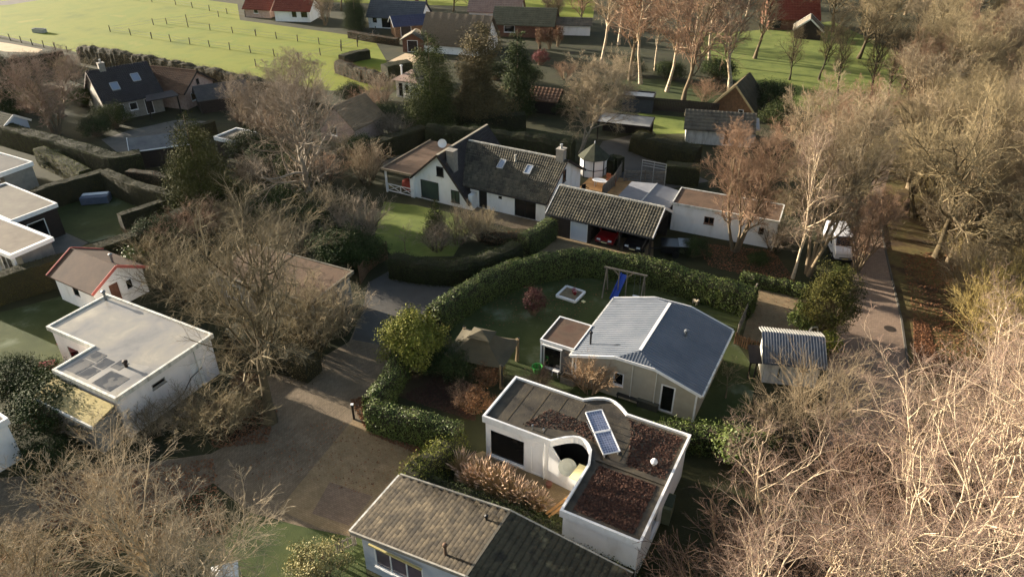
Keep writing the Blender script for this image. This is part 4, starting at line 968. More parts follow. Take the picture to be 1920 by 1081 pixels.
MB().slab([(4.6, -9.0, 2.35), (10.3, -9.0, 2.35), (10.3, -7.4, 2.75), (4.6, -7.4, 2.75)], .08).build('lean_to_roof', M('yellowish_felt', [(146, 132, 88), (172, 156, 108), (128, 118, 84)], .9, .9, .3, 16, fine=.2), lb)
MB().box(4.6, -9.1, 2.2, 10.35, -9.0, 2.4).build('lean_to_fascia', dirtywhite, lb); MB().box(4.9, -8.85, 0, 10.1, -7.2, 2.2).build('lean_to_wall', greywall, lb)
for x0_, y0_, x1_, y1_ in ((5.2, -6.9, 6.3, -5.6), (5.2, -5.5, 6.3, -4.7), (6.4, -6.9, 7.3, -5.9), (6.4, -5.8, 7.3, -4.9), (7.9, -7.0, 9.6, -5.6), (7.5, -5.4, 8.3, -4.6)): box('felt_sheet', M('dark_felt', [(62, 64, 66), (80, 81, 82)], 1.4, .5, .2, fine=.15, wet=(.9, .5)), lb, x0_, y0_, 3.25, x1_, y1_, 3.262)
flue(lb, .35, -.35, 3.1, 4.0, .09, greym); flue(lb, 8.4, -4.9, 3.1, 3.7, .1, M('dark_flue', [(52, 40, 34)], 1, .7))
MB().tube([(10.46, -1.2, 1.4), (10.46, -2.2, 1.2), (10.46, -3.0, .5), (10.46, -4.6, .25), (10.46, -5.2, .4)], .03, 6).build('garden_hose', darkframe, lb)
MB().tube([(10.47, .9 - 2.4, .1), (10.47, -1.5, 2.9)], .04, 6).build('downpipe', dirtywhite, lb)
lw = thing('low_extension', 'small pale flat-roofed extension behind the L-shaped house, under the bare tree', 'extension', (*(O + UX * 3.4 + UY * .25), 0), A)
walls(lw, [(0, 0), (3.4, 0), (3.4, 1.1), (0, 1.1)], 1.8, dirtywhite); flat_roof(lw, [(0, 0), (3.4, 0), (3.4, 1.1), (0, 1.1)], 1.85, greybit, dirtywhite, over=.1, rim_w=.1, rim_h=.06)

# ---- small brown-roofed cottage
O = np.array(P(99, 513, 2.4))
ct = thing('brown_cottage', 'small white cottage with brown felt gable roof and red verge', 'cottage', (*O, 0), A - 2)
walls(ct, [(0, 0), (5.0, 0), (5.0, 4.3), (0, 4.3)], 2.4, white, [(1, 1.2, 2.1, .3, 2.2, 'door', dict(gm=brickwall)), (1, 2.6, 3.2, 1.0, 1.9, 'window'), (0, 2, 3, 1, 1.9, 'window')], gables=[(1, [(0, 2.4), (2.15, 3.5), (4.3, 2.4)]), (3, [(0, 2.4), (2.15, 3.5), (4.3, 2.4)])])
gable(ct, 0, 5.0, 0, 4.3, 2.45, 3.6, M('brown_felt', [(58, 44, 35), (78, 60, 47)], 1, .85, .2, fine=.12), 'x', .35, .3, tile=False, barge=M('red_verge', [(170, 88, 78), (190, 110, 98)], 2, .7))
flue(ct, 4.2, 2.6, 3.2, 4.1, .1, greym)

# ---- brown flat house behind the big bare tree
O = np.array(P(398, 508, 2.9))
bh = thing('brown_flat_house', 'long low house with brown roof behind the big bare tree', 'house', (*O, 0), A + 2)
walls(bh, [(0, 0), (9.6, 0), (9.6, 4.6), (0, 4.6)], 2.75, greywall, [(0, 1, 2.6, .9, 2.1, 'window'), (0, 4, 5, .05, 2.1, 'door', dict(gm=darkwood)), (0, 6.2, 8.2, .9, 2.1, 'window'), (1, 1, 2.4, .9, 2.1, 'window')])
flat_roof(bh, [(0, 0), (9.6, 0), (9.6, 4.6), (0, 4.6)], 2.85, brownbit, greytile, over=.3, rim_w=.16, rim_h=.06, fascia=.2)
post(bh, 9.75, -.1, 0, 2.6, .2, whitet)

# ---- left edge houses
O = np.array(P(103, 382, 3.1)); V0 = O
hA = thing('tan_flat_house', 'flat tan-roofed house with white roof edge at the left edge', 'house', (*O, 0), A - 4)
fa = [(-8.5, -3.9), (0, -3.9), (0, 0), (-8.5, 0)]
walls(hA, fa, 2.95, darkwood, [(1, 1, 2.6, .3, 2.2, 'window')]); flat_roof(hA, fa, 3.05, greybit, whitet, over=.15, rim_w=.14, rim_h=.12, fascia=.28)
O = np.array(P(95, 445, 3.1))
hB = thing('grey_porch_house', 'grey flat-roofed house with white posts in front of the tan-roofed one', 'house', (*O, 0), A - 2)
fb = [(-9.0, -3.4), (0, -3.4), (0, 0), (-9.0, 0)]
walls(hB, [(-9, -2.6), (-.2, -2.6), (-.2, 0), (-9, 0)], 2.95, greywall, [(0, 5.0, 7.6, .1, 2.2, 'glass_door', dict(mull=2)), (0, 2, 4, .9, 2.1, 'window')])
flat_roof(hB, fb, 3.0, M('brown_grey_felt', [(92, 84, 74), (116, 106, 92)], .9, .8, .3, 18, fine=.15), whitet, over=.15, rim_w=.3, rim_h=.1, fascia=.24)
for x in (-.1, -3.2, -6.2): post(hB, x, -3.25, 0, 2.75, .2, whitet)
for x in (-.1, -3.2): MB().bar((x, -3.25, 2.3), (x - .7, -3.25, 2.75), .1).build('post_brace', whitet, hB)
O = np.array(P(58, 305, 3.1))
hC = thing('veranda_house', 'grey flat-roofed house with white veranda posts at the upper left edge', 'house', (*O, 0), A)
walls(hC, [(-8, -3.0), (0, -3.0), (0, 0), (-8, 0)], 2.95, greywall, [(0, 5, 7.2, .9, 2.1, 'window')]); flat_roof(hC, [(-8, -3.4), (0, -3.4), (0, 0), (-8, 0)], 3.05, M('slate_grey_felt', [(70, 70, 68), (92, 90, 86)], .8, .8, fine=.12), whitet, over=.15)
MB().slab([(-8, -5.0, 2.35), (.2, -5.0, 2.35), (.2, -3.45, 2.6), (-8, -3.45, 2.6)], .08).build('veranda_roof', M('pale_sheet', [(150, 150, 148), (172, 172, 168)], 1, .6), hC)
for x in (0, -1.6, -3.2): post(hC, x, -4.9, 0, 2.3, .13, whitet)
hD = thing('blue_white_shed', 'small pale blue shed with mossy roof at the left edge', 'shed', (*P(18, 272, 0), 0), A)
walls(hD, [(-4, 0), (0, 0), (0, 3), (-4, 3)], 2.3, M('pale_blue_wall', [(176, 188, 204)], 1, .7), [(0, 2.6, 3.5, .9, 1.9, 'window')], gables=[(1, [(0, 2.3), (1.5, 3.2), (3, 2.3)]), (3, [(0, 2.3), (1.5, 3.2), (3, 2.3)])]); gable(hD, -4, 0, 0, 3, 2.35, 3.3, shingle, 'x', .3, .3, tk=dict(tw=.3, tl=.3, amp=.02), barge=whitet)

# ---- dark-roofed house with two roof windows (upper left)
a2 = 40.0
O = np.array(P(208, 229, 0))
dh = thing('dark_roof_house', 'pale brick house with steep dark roof and two roof windows, upper left', 'house', (*O, 0), a2)
W, D_ = 6.9, 8.6
walls(dh, [(0, 0), (W, 0), (W, D_), (0, D_)], 2.6, greywall, [(0, 1.1, 2.1, .95, 1.95, 'window', dict(fm=whitet)), (0, 2.7, 3.7, .95, 1.95, 'window', dict(fm=whitet)), (0, 4.6, 5.6, .05, 2.1, 'door', dict(gm=blackm))], gables=[(1, [(0, 2.6), (4.3, 5.4), (8.6, 2.6)]), (3, [(0, 2.6), (4.3, 5.4), (8.6, 2.6)])])
gable(dh, 0, W, 0, D_, 2.6, 5.6, darktile, 'x', .35, .4, ridge_mat=darktile, barge=darkwood)
sv = np.array((0, math.cos(math.atan(.7)), math.sin(math.atan(.7))))
for x, y in ((2.0, 1.7), (4.9, 2.4)): skylight(dh, (x, y, 2.62 + .7 * y + .05), (1, 0, 0), sv, .95, 1.25)
chimney(dh, 1.6, 4.3, 5.2, 6.4, .75, greywall, zinc)
MB().slab([(4.2, -2.6, 2.5), (W + 1.5, -2.6, 2.5), (W + 1.5, .0, 2.58), (5.0, .0, 2.58)], .12).build('porch_roof', darktile, dh)
for x in (4.4, W + 1.3): post(dh, x, -2.4, 0, 2.4, .16, darkwood)
O = np.array(P(352, 206, 0))
dn = thing('brown_roof_annex', 'pink-walled annex with brown gable roof right of the dark-roofed house', 'house', (*O, 0), -18)
walls(dn, [(-8.4, 0), (0, 0), (0, 6.0), (-8.4, 6.0)], 2.5, pinkwall, [(0, 2, 3, .9, 2, 'window', dict(fm=whitet)), (1, 1.2, 2.2, .8, 1.9, 'window', dict(fm=whitet))], gables=[(1, [(0, 2.5), (3, 4.3), (6, 2.5)]), (3, [(0, 2.5), (3, 4.3), (6, 2.5)])])
gable(dn, -8.4, 0, 0, 6, 2.5, 4.45, browntile, 'x', .35, .4, ridge_mat=browntile, barge=darkwood)
window(dn, (0, 0), (0, 1), (1, 0), 2.8, 3.3, 2.6, 3.4, 'window', darkframe, glass, rec=-.005)
O = np.array(P(380, 214, 0))
dz = thing('dark_garden_shed', 'low dark shed with slate roof in front of the brown-roofed annex', 'shed', (*O, 0), 30)
walls(dz, [(0, 0), (6.4, 0), (6.4, 3.6), (0, 3.6)], 2.0, darkwood, [], gables=[(1, [(0, 2.0), (1.8, 3.2), (3.6, 2.0)]), (3, [(0, 2.0), (1.8, 3.2), (3.6, 2.0)])]); gable(dz, 0, 6.4, 0, 3.6, 2.0, 3.3, M('slate', [(60, 60, 62), (84, 82, 80)], 1, .7, fine=.1), 'x', .3, .3, tk=dict(tw=.4, tl=.3, amp=.01))
O = np.array(P(258, 318, 0))
sd = thing('dark_plank_shed', 'dark plank shed with grey hipped roof beside the conifer', 'shed', (*O, 0), 24)
walls(sd, [(0, 0), (5.6, 0), (5.6, 3.4), (0, 3.4)], 2.3, darkwood, [(3, 1.0, 2.0, .05, 2.0, 'door', dict(gm=darkwood))])
gable(sd, 0, 5.6, 0, 3.4, 2.35, 3.1, M('grey_felt', [(84, 84, 86), (108, 107, 104)], 1, .7, fine=.1), 'x', .3, .35, tile=False, barge=whitet)
MB().bar((-.3, -.4, 2.2), (5.9, -.4, 2.2), .08, .1).build('gutter', whitet, sd)
O = np.array(P(412, 292, 0))
wc = thing('white_canopy_shed', 'small shed with white-edged roof half hidden behind the pale bare tree', 'shed', (*O, 0), A)
walls(wc, [(0, 0), (3, 0), (3, 3.2), (0, 3.2)], 2.1, darkwood); flat_roof(wc, [(0, 0), (3, 0), (3, 3.2), (0, 3.2)], 2.2, greybit, whitet, over=.15)

# ---- cottage and greenhouse behind the pale bare tree
O = np.array(P(604, 262, 0))
ck = thing('tan_cottage', 'tan-roofed cottage half hidden behind the pale bare tree', 'cottage', (*O, 0), A)
walls(ck, [(0, 0), (5.2, 0), (5.2, 5.5), (0, 5.5)], 2.4, pinkwall, [(0, 1.5, 2.5, .9, 2, 'window')], gables=[(0, [(0, 2.4), (2.6, 4.4), (5.2, 2.4)]), (2, [(0, 2.4), (2.6, 4.4), (5.2, 2.4)])]); gable(ck, 0, 5.2, 0, 5.5, 2.4, 4.6, M('tan_tiles', [(122, 102, 80), (146, 124, 98)], 1, .85, fine=.15), 'y', .3, .3, tk={})
O = np.array(P(640, 268, 0))
gh = thing('glass_greenhouse', 'small glass greenhouse with pale frame below the tan-roofed cottage', 'greenhouse', (*O, 0), A)
pane = M('greenhouse_glass', [(150, 164, 176), (176, 186, 192)], 1, .15, spec=.6)
m = MB()
for x in np.linspace(0, 2.4, 5): m.bar((x, 0, 0), (x, 0, 1.6), .05).bar((x, 0, 1.6), (x, 1.1, 2.3), .05).bar((x, 2.2, 0), (x, 2.2, 1.6), .05).bar((x, 2.2, 1.6), (x, 1.1, 2.3), .05)
for y, z in ((0, 1.6), (1.1, 2.3), (2.2, 1.6), (0, .05), (0, .8)): m.bar((0, y, z), (2.4, y, z), .05)
m.build('frame', whitet, gh)
for k in range(4):
    x0_, x1_ = .6 * k + .03, .6 * k + .57
    MB().poly([(x0_, 0, .05), (x1_, 0, .05), (x1_, 0, 1.58), (x0_, 0, 1.58)]).build('pane', pane, gh); MB().poly([(x0_, .01, 1.61), (x1_, .01, 1.61), (x1_, 1.09, 2.29), (x0_, 1.09, 2.29)]).build('pane', pane, gh)
    MB().poly([(x0_, 1.11, 2.29), (x1_, 1.11, 2.29), (x1_, 2.19, 1.61), (x0_, 2.19, 1.61)]).build('pane', pane, gh)
O = np.array(P(744, 181, 0))
pv = thing('white_pavilion', 'little white garden pavilion with tan hip roof and pipe left of the big conifer', 'pavilion', (*O, 0), A)
walls(pv, [(0, 0), (3.6, 0), (3.6, 3.4), (0, 3.4)], 2.5, white, [(0, .4, 1.2, .1, 2.1, 'door'), (0, 1.5, 2.2, .6, 2.0, 'window')])
for q in (((-.4, -.4), (4.0, -.4)), ((4.0, -.4), (4.0, 3.8)), ((4.0, 3.8), (-.4, 3.8)), ((-.4, 3.8), (-.4, -.4))): MB().slab([(*q[0], 2.45), (*q[1], 2.45), (1.8, 1.7, 3.7)], .06).build('roof_panel', M('pinkish_felt', [(128, 108, 96), (150, 128, 114)], 1, .85), pv)
flue(pv, .6, .8, 2.7, 4.3, .12, whitet)

# ---- far houses along the pasture
def farm(name, label, cat, px, py, ang, W, D_, ez, rz, wallm, roofm, axis='x', holes=(), tk=None, over=.35, tile=True, barge=None, chim=None):
    o = thing(name, label, cat, (*P(px, py), 0), ang)
    if axis == 'x': gb = [(1, [(0, ez), (D_/2, rz - .15), (D_, ez)]), (3, [(0, ez), (D_/2, rz - .15), (D_, ez)])]
    else: gb = [(0, [(0, ez), (W/2, rz - .15), (W, ez)]), (2, [(0, ez), (W/2, rz - .15), (W, ez)])]
    walls(o, [(0, 0), (W, 0), (W, D_), (0, D_)], ez, wallm, holes, gables=gb)
    gable(o, 0, W, 0, D_, ez, rz, roofm, axis, over, .4, tk=tk or dict(tw=.5, tl=.5, amp=.04), tile=tile, barge=barge)
    if chim: chimney(o, chim[0], chim[1], rz - .7, rz + .8, .6, brickwall)
    return o
farm('white_bungalow', 'far white bungalow with long dark slate roof beyond the pasture', 'bungalow', 692, 52, -12, 10.5, 6, 2.3, 4.6, white, M('slate_blue', [(66, 70, 76), (82, 86, 90)], 1, .7), 'x', [(0, .8, 1.8, .9, 2, 'window'), (0, 2.6, 4.6, .1, 2.2, 'glass_door'), (0, 5.2, 7.2, .8, 2.1, 'window', dict(mull=1)), (1, 3, 3.7, 1.6, 2.4, 'window')], chim=(8.8, 3.5))
farm('timber_outbuilding', 'dark timber outbuilding with solar-dark roof in front of the far white bungalow', 'outbuilding', 742, 71, 20, 6.5, 4, 2.2, 3.4, brownwood, M('navy_roof', [(40, 46, 70), (52, 58, 84)], 1, .5), 'x', [(0, 1, 3, .1, 2, 'door', dict(gm=darkwood))], barge=whitet)
farm('barn_store', 'small brown wooden barn with double doors under the thatched roof', 'barn', 756, 98, -6, 3.6, 3, 2.2, 3.2, brickwall, greytile, 'y', [(0, .8, 2.6, .05, 2, 'door', dict(gm=darkwood))])
farm('thatched_farmhouse', 'large farmhouse with steep grey thatched roof behind the tall conifer', 'farmhouse', 792, 98, -16, 11, 8, 1.8, 5.8, white, thatch, 'x', [(0, 2, 3.2, .8, 1.9, 'window')], tk=dict(tw=1.5, tl=5, amp=.03), over=.5)
farm('red_roof_barn', 'far left barn with red tiled roof at the top of the pasture', 'barn', 461, 32, -14, 5.6, 4.4, 1.9, 3.5, pinkwall, redtile, 'x', [(0, 2, 3, .8, 1.8, 'window')])
farm('red_roof_house', 'far white house with dark red roof at the top edge of the pasture', 'house', 517, 40, -8, 7.2, 5.5, 2.3, 4.0, white, redtile, 'x', [(0, 3.5, 4.6, .8, 2, 'window'), (0, 5.4, 6.8, .8, 2, 'window')])
farm('far_white_cottage', 'distant white cottage above the red-roofed houses at the top edge', 'cottage', 505, 10, -10, 8, 6, 2.4, 4.2, white, redtile, 'x', [(0, 2, 3.5, .8, 2, 'window')])
farm('green_roof_hall', 'low hall with greenish-grey roof behind the dark conifer', 'hall', 925, 68, -10, 11, 7, 2.4, 4.6, brickwall, M('mossy_slates', [(84, 82, 64), (104, 100, 80)], 1, .85), 'x', [(0, 2, 4, .8, 2, 'window')])
farm('pink_roof_house', 'distant house with pale pinkish roof behind the brown larch', 'house', 880, 44, -8, 10, 6, 2.5, 4.8, white, M('pale_pink_tiles', [(136, 112, 100), (156, 132, 118)], 1, .85), 'x', [(0, 5, 6.5, .8, 2, 'window')])
farm('low_white_shed', 'low white-fronted shed right of the clipped red topiary', 'shed', 1045, 66, -6, 6, 4, 2.0, 2.8, white, greytile, 'x')
farm('red_barn', 'red-roofed brick barn at the top beyond the far lawn', 'barn', 1440, 56, -4, 9, 7, 2.3, 6.0, brickwall, redtile, 'x', [(0, .8, 2.2, .3, 1.9, 'barn_door', dict(gm=blackm, fm=darkwood)), (0, 5, 5.9, .8, 1.8, 'window')])
farm('pale_gable_hut', 'small hut with pale gable boards right of the red barn', 'hut', 1488, 72, -20, 4.5, 4, 1.8, 3.6, darkwood, greytile, 'y', barge=whitet)
farm('thatched_hut', 'thatched A-frame hut with mossy roof beside the right-hand lawn', 'hut', 1332, 212, -30, 5.8, 5.6, 1.1, 4.3, brownwood, mossthatch, 'y', [(0, 3.6, 4.3, .3, 1.1, 'window', dict(fm=whitet))], tk=dict(tw=1.5, tl=5, amp=.04), over=.6, barge=M('straw_verge', [(122, 112, 84), (142, 130, 100)], 2, .9))
farm('grey_tile_shed', 'shed with grey tiled roof and white front below the thatched hut', 'shed', 1284, 268, -12, 7.6, 4.4, 2.1, 3.5, dirtywhite, greytile, 'x', [(0, 4.4, 5.1, .1, 1.9, 'door', dict(gm=darkframe)), (0, 5.6, 6.3, .1, 1.9, 'door', dict(gm=darkframe))], tk={})
farm('pale_summer_hut', 'white-roofed summer hut at the right end of the grey tiled shed', 'hut', 1372, 266, -10, 2.6, 3.2, 2.0, 2.6, white, M('pale_felt', [(170, 164, 158), (190, 184, 176)], 1, .7), 'x', tile=False)
farm('brown_hut', 'small dark hut with brown roof under the bare tree behind the white house', 'hut', 975, 208, -20, 5, 3.6, 2.0, 3.0, darkwood, browntile, 'x')
O = np.array(P(1118, 262, 0))
cp = thing('flat_carport', 'dark open carport with pale flat roof behind the summerhouse', 'carport', (*O, 0), A + 10)
flat_roof(cp, [(0, 0), (6.3, 0), (6.3, 3.6), (0, 3.6)], 2.3, M('pale_grey_sheet', [(112, 112, 112), (140, 138, 132)], .8, .6, fine=.1), darkwood, over=.1, rim_w=.08, rim_h=.05, fascia=.15)
for x, y in ((.1, .1), (6.2, .1), (.1, 3.5), (6.2, 3.5), (3.1, 3.5)): post(cp, x, y, 0, 2.2, .12, darkwood)
box('back_wall', darkwood, cp, 0, 3.5, 0, 6.3, 3.58, 2.1)
O = np.array(P(1166, 208, 0))
bt = thing('blue_grey_store', 'dark blue-grey storage box shed in front of the birch grove', 'shed', (*O, 0), A + 12)
walls(bt, [(0, 0), (4.0, 0), (4.0, 2.4), (0, 2.4)], 2.0, M('slate_paint', [(44, 50, 58), (58, 62, 68)], 1, .6)); flat_roof(bt, [(0, 0), (4.0, 0), (4.0, 2.4), (0, 2.4)], 2.05, M('blue_grey_sheet', [(92, 100, 110), (112, 118, 124)], 1, .5), darkframe, over=.1)
plank_fence('dark board fence along the lawn below the birch grove', [P(1218, 206), P(1290, 212), P(1345, 218)], 1.7, darkwood, .2)
wv = thing('white_corner_house', 'white rendered house corner at the lower left edge', 'house', (*P(44, 858, 0), 0), A - 4)
walls(wv, [(-7, -4), (0, -4), (0, 0), (-7, 0)], 2.9, white, [(1, 1, 2.2, .9, 2, 'window')]); flat_roof(wv, [(-7, -4), (0, -4), (0, 0), (-7, 0)], 3.0, M('black_felt', [(44, 42, 42), (60, 58, 56)], 1, .7), whitet, over=.15)
tn = thing('small_white_tent', 'peak of a small white garden tent at the bottom edge, right of the bare tree', 'tent', (*P(430, 1102, 0), 0), 20); tn.scale = (.6, .6, .8)
for q in range(4):
    t0, t1 = R(45 + 90 * q), R(135 + 90 * q); MB().slab([(1.5 * math.cos(t0), 1.5 * math.sin(t0), 1.4), (1.5 * math.cos(t1), 1.5 * math.sin(t1), 1.4), (0, 0, 2.3)], .03).build('canvas_panel', whitet, tn)
    post(tn, 1.4 * math.cos(t0), 1.4 * math.sin(t0), 0, 1.38, .05, zinc, 'pole')

# ================================================================== garden things
O = np.array(P(905, 690, 0))
te = thing('garden_canopy', 'olive canvas garden pavilion with vented peaked roof on the chalet lawn', 'pavilion', (*O, 0), A + 8)
c0, c1 = 2.15, .62
cs = [(-c0, -c0 * .8), (c0, -c0 * .8), (c0, c0 * .8), (-c0, c0 * .8)]; ct_ = [(-c1, -c1 * .8), (c1, -c1 * .8), (c1, c1 * .8), (-c1, c1 * .8)]
for k in range(4):
    a, b, c, d = cs[k-1], cs[k], ct_[k], ct_[k-1]; m = MB(); nx = 8; V = []
    for i in range(7):
        t = i / 6
        for j in range(nx + 1):
            s = j / nx; x = (a[0] * (1-s) + b[0] * s) * (1-t) + (d[0] * (1-s) + c[0] * s) * t; y = (a[1] * (1-s) + b[1] * s) * (1-t) + (d[1] * (1-s) + c[1] * s) * t
            z = 1.85 + .95 * t - .22 * math.sin(math.pi * t) * .8 - .14 * math.sin(math.pi * s) * (1 - t); V.append((x, y, z))
    m.v = V; m.f = [(i*(nx+1)+j, i*(nx+1)+j+1, (i+1)*(nx+1)+j+1, (i+1)*(nx+1)+j) for i in range(6) for j in range(nx)]
    m.build('canvas_panel', canvas, te)
    e = 1.1; MB().slab([(d[0]*1.35, d[1]*1.35, 2.92), (c[0]*1.35, c[1]*1.35, 2.92), (0, 0, 3.3)], .02).build('vent_canvas', canvas, te)
    post(te, a[0] * .97, a[1] * .97, 0, 2.05, .08, darkframe, 'pole')
    cur = [a[0] * .93, a[1] * .93]; MB().tube([(cur[0], cur[1], .05), (cur[0], cur[1], .9), (cur[0], cur[1], 1.95)], [.16, .08, .14], 8).build('curtain', M('tan_curtain', [(120, 104, 78)], 2, .9), te)

O = np.array(P(1145, 553, 0)); a1_ = -24
sw = thing('swing_set', 'wooden swing frame on the lawn behind the chalet', 'swing', (*O, 0), a1_)
for x in (-.5, 2.6):
    for s in (-1, 1): MB().bar((x, s * .75, 0), (x, 0, 2.45), .09).build('frame_leg', greywood, sw)
MB().bar((-.7, 0, 2.5), (2.8, 0, 2.5), .12).build('top_beam', greywood, sw)
for x in (.55, 1.2): MB().bar((x, 0, .0), (x, 0, 2.45), .08).build('ladder_post', greywood, sw)
MB().bar((.05, 0, 2.45), (.55, 0, 2.0), .07).build('brace', greywood, sw); MB().bar((1.7, 0, 2.45), (1.2, 0, 2.0), .07).build('brace', greywood, sw)
for x in (1.85, 2.3): MB().tube([(x, 0, 2.45), (x, 0, .45)], .012, 5).build('rope', greym, sw)
box('swing_seat', whitet, sw, 1.8, -.1, .42, 2.35, .1, .46)
sl2 = thing('slide', 'blue plastic slide leaning on the wooden swing frame', 'slide', (*P(1160, 552, 0), 0), a1_ - 6)
MB().slab([(-.24, -1.2, .12), (.24, -1.2, .12), (.24, .9, 1.45), (-.24, .9, 1.45)], .04).build('chute', bluep, sl2)
for s in (-1, 1): MB().bar((s * .26, -1.2, .2), (s * .26, .9, 1.53), .05, .16).build('side_rim', bluep, sl2)
O = np.array(P(1070, 553, 0))
sp_ = thing('sandpit', 'square wooden sandpit with red toys on the lawn', 'sandpit', (*O, 0), A - 4)
for a, b in (((-.85, -.85), (.85, -.85)), ((.85, -.85), (.85, .85)), ((.85, .85), (-.85, .85)), ((-.85, .85), (-.85, -.85))): MB().bar((*a, .1), (*b, .1), .16, .2).build('board', whitet, sp_)
MB().box(-.8, -.8, .01, .8, .8, .09).build('sand', M('wet_sand', [(104, 92, 72), (130, 116, 92)], 3, .95, .3), sp_)
for k, (x, y) in enumerate(((.15, .3), (.32, .1), (.05, .5))):
    ty = thing('toy_bucket', ['red toy bucket nearest the middle of the sandpit', 'red toy bucket at the right side of the sandpit', 'red toy bucket at the back of the sandpit'][k], 'toy', (*(O + UX * x + UY * y), .09), 0, 'toys in the sandpit')
    MB().lathe(0, 0, [(.1, 0), (.16, .24), (.17, .26), (.13, .25)], 10).build('bucket', redm, ty); MB().tube([(-.15, 0, .24), (-.1, 0, .36), (.1, 0, .36), (.15, 0, .24)], .012, 5).build('handle', whitet, ty)
ty = thing('toy_spade', 'small yellow toy lying on the lawn beside the sandpit', 'toy', (*P(1093, 565), 0), 40); MB().box(-.12, -.2, .01, .12, .1, .06).build('blade', yellowp, ty); MB().bar((0, .1, .04), (0, .45, .06), .03).build('handle', brownwood, ty)
dg = thing('garden_statue', 'small pale animal figure standing on the chalet lawn', 'statue', (*P(1303, 570), 0), 30)
m = MB(); rg = random.Random(4); m.blob((0, 0, .32), (.13, .28, .14), rg, 10, 7, .05).blob((0, -.3, .52), (.1, .13, .1), rg, 8, 6, .05)
for x in (-.07, .07):
    for y in (-.18, .18): m.tube([(x, y, 0), (x, y, .3)], [.035, .05], 6)
m.tube([(0, -.2, .36), (0, -.28, .5)], [.09, .07], 7); m.build('figure', M('pale_stone', [(190, 176, 150)], 3, .8), dg, smooth=True)
# chalet front clutter
gb = thing('plastic_tub', 'bright green plastic tub beside the grey annex', 'tub', (*P(1007, 697), 0), 0); MB().lathe(0, 0, [(.26, 0), (.36, .5), (.4, .52), (.34, .5), (.25, .08)], 14).build('tub', greenp, gb); MB().tube([(-.36, 0, .45), (-.46, 0, .4), (-.36, 0, .32)], .03, 6).build('handle', greenp, gb)
wcx = thing('plastic_chair', 'white plastic chair in front of the grey annex', 'chair', (*P(1043, 702), 0), -30)
MB().box(-.24, -.24, .4, .24, .24, .44).build('seat', whitet, wcx); MB().slab([(-.24, .22, .44), (.24, .22, .44), (.22, .34, .86), (-.22, .34, .86)], .04).box(-.22, .22, .44, .22, .26, .8).build('backrest', whitet, wcx)
for sx in (-.2, .2):
    for sy in (-.2, .2): MB().bar((sx, sy, .4), (sx * 1.15, sy * 1.15, 0), .04).build('leg', whitet, wcx)
cr = thing('planter_box', 'weathered wooden planter box at the corner of the chalet', 'planter', (*P(1066, 716), 0), A)
for a, b in (((-.5, -.3), (.5, -.3)), ((.5, -.3), (.5, .3)), ((.5, .3), (-.5, .3)), ((-.5, .3), (-.5, -.3))): MB().bar((*a, .25), (*b, .25), .05, .5).build('board', greywood, cr)
MB().box(-.45, -.25, .02, .45, .25, .4).build('soil', soil, cr)
bn = thing('garden_bench', 'dark garden bench against the beige chalet wall', 'bench', (*P(1178, 752), 0), A)
MB().box(-.8, -.25, .42, .8, .2, .47).build('seat', darkframe, bn); MB().box(-.8, .2, .5, .8, .25, .95).build('backrest', darkframe, bn)
for sx in (-.7, .7):
    for sy in (-.2, .2): post(bn, sx, sy, 0, .42, .06, darkframe, 'leg')
bx = thing('storage_box', 'low dark storage box below the chalet wall, right of the bench', 'box', (*P(1215, 762), 0), A); MB().box(-.7, -.3, 0, .7, .3, .5).build('body', M('olive_box', [(62, 62, 54)], 1, .7), bx); MB().box(-.73, -.33, .5, .73, .33, .57).build('lid', M('olive_lid', [(76, 76, 66)], 1, .7), bx)
# beside the bungalow
gd_ = thing('garden_bin', 'greenish compost bin by the right wall of the flat bungalow', 'bin', (*P(1243, 965), 0), A + 5); MB().prism([(-.45, -.6), (.45, -.6), (.45, .6), (-.45, .6)], 0, 1.2).build('body', M('olive_green', [(92, 98, 74), (110, 114, 88)], 2, .7), gd_); MB().box(-.48, -.4, 1.2, .48, .5, 1.26).build('lid', M('dark_green', [(52, 62, 46)], 2, .6), gd_)
pk = thing('leaning_plank', 'pale timber planks leaning at the front corner of the flat bungalow', 'planks', (*P(1050, 960), 0), A + 60)
for k in range(2): MB().bar((-.8, k * .22, .1 + k * .05), (.8, k * .22 + .05, .5 + k * .1), .14, .04).build('plank', deckwood, pk)
mbx = thing('letter_post', 'short dark post with pale cap at the corner of the laurel hedge', 'post', (*P(664, 785), 0), 0); MB().box(-.06, -.06, 0, .06, .06, 1.2).build('post', darkwood, mbx); MB().box(-.09, -.09, 1.2, .09, .09, 1.26).build('cap', whitet, mbx)
# left gardens
tp = thing('covered_table', 'garden table under a grey and white cover on the hedged lawn', 'table', (*P(182, 380), 0), A + 40); MB().prism([(-1.3, -.6), (1.3, -.6), (1.35, .6), (-1.3, .6)], .12, .85).build('cover', M('slate_blue_tarp', [(74, 84, 100), (92, 100, 114)], 2, .5), tp); MB().slab([(-1.2, .0, .92), (1.2, .0, .92), (1.2, .58, .9), (-1.2, .58, .9)], .05).build('folded_sheet', whitet, tp)
for sx in (-1.1, 1.1):
    for sy in (-.45, .45): post(tp, sx, sy, 0, .12, .08, darkframe, 'leg')
rs = thing('red_bench', 'red garden bench in front of the L-shaped white house', 'bench', (*P(128, 655), 0), A); MB().box(-.7, -.3, .4, .7, .3, .46).build('seat', redm, rs); MB().box(-.7, .25, .46, .7, .3, .9).build('backrest', redm, rs)
for sx in (-.6, .6):
    for sy in (-.22, .22): post(rs, sx, sy, 0, .4, .06, redm, 'leg')
gm_ = thing('ride_on_mower', 'small red garden cart beside the L-shaped house', 'cart', (*P(92, 694), 0), 20); MB().box(-.5, -.35, .25, .5, .35, .6).build('body', redm, gm_)
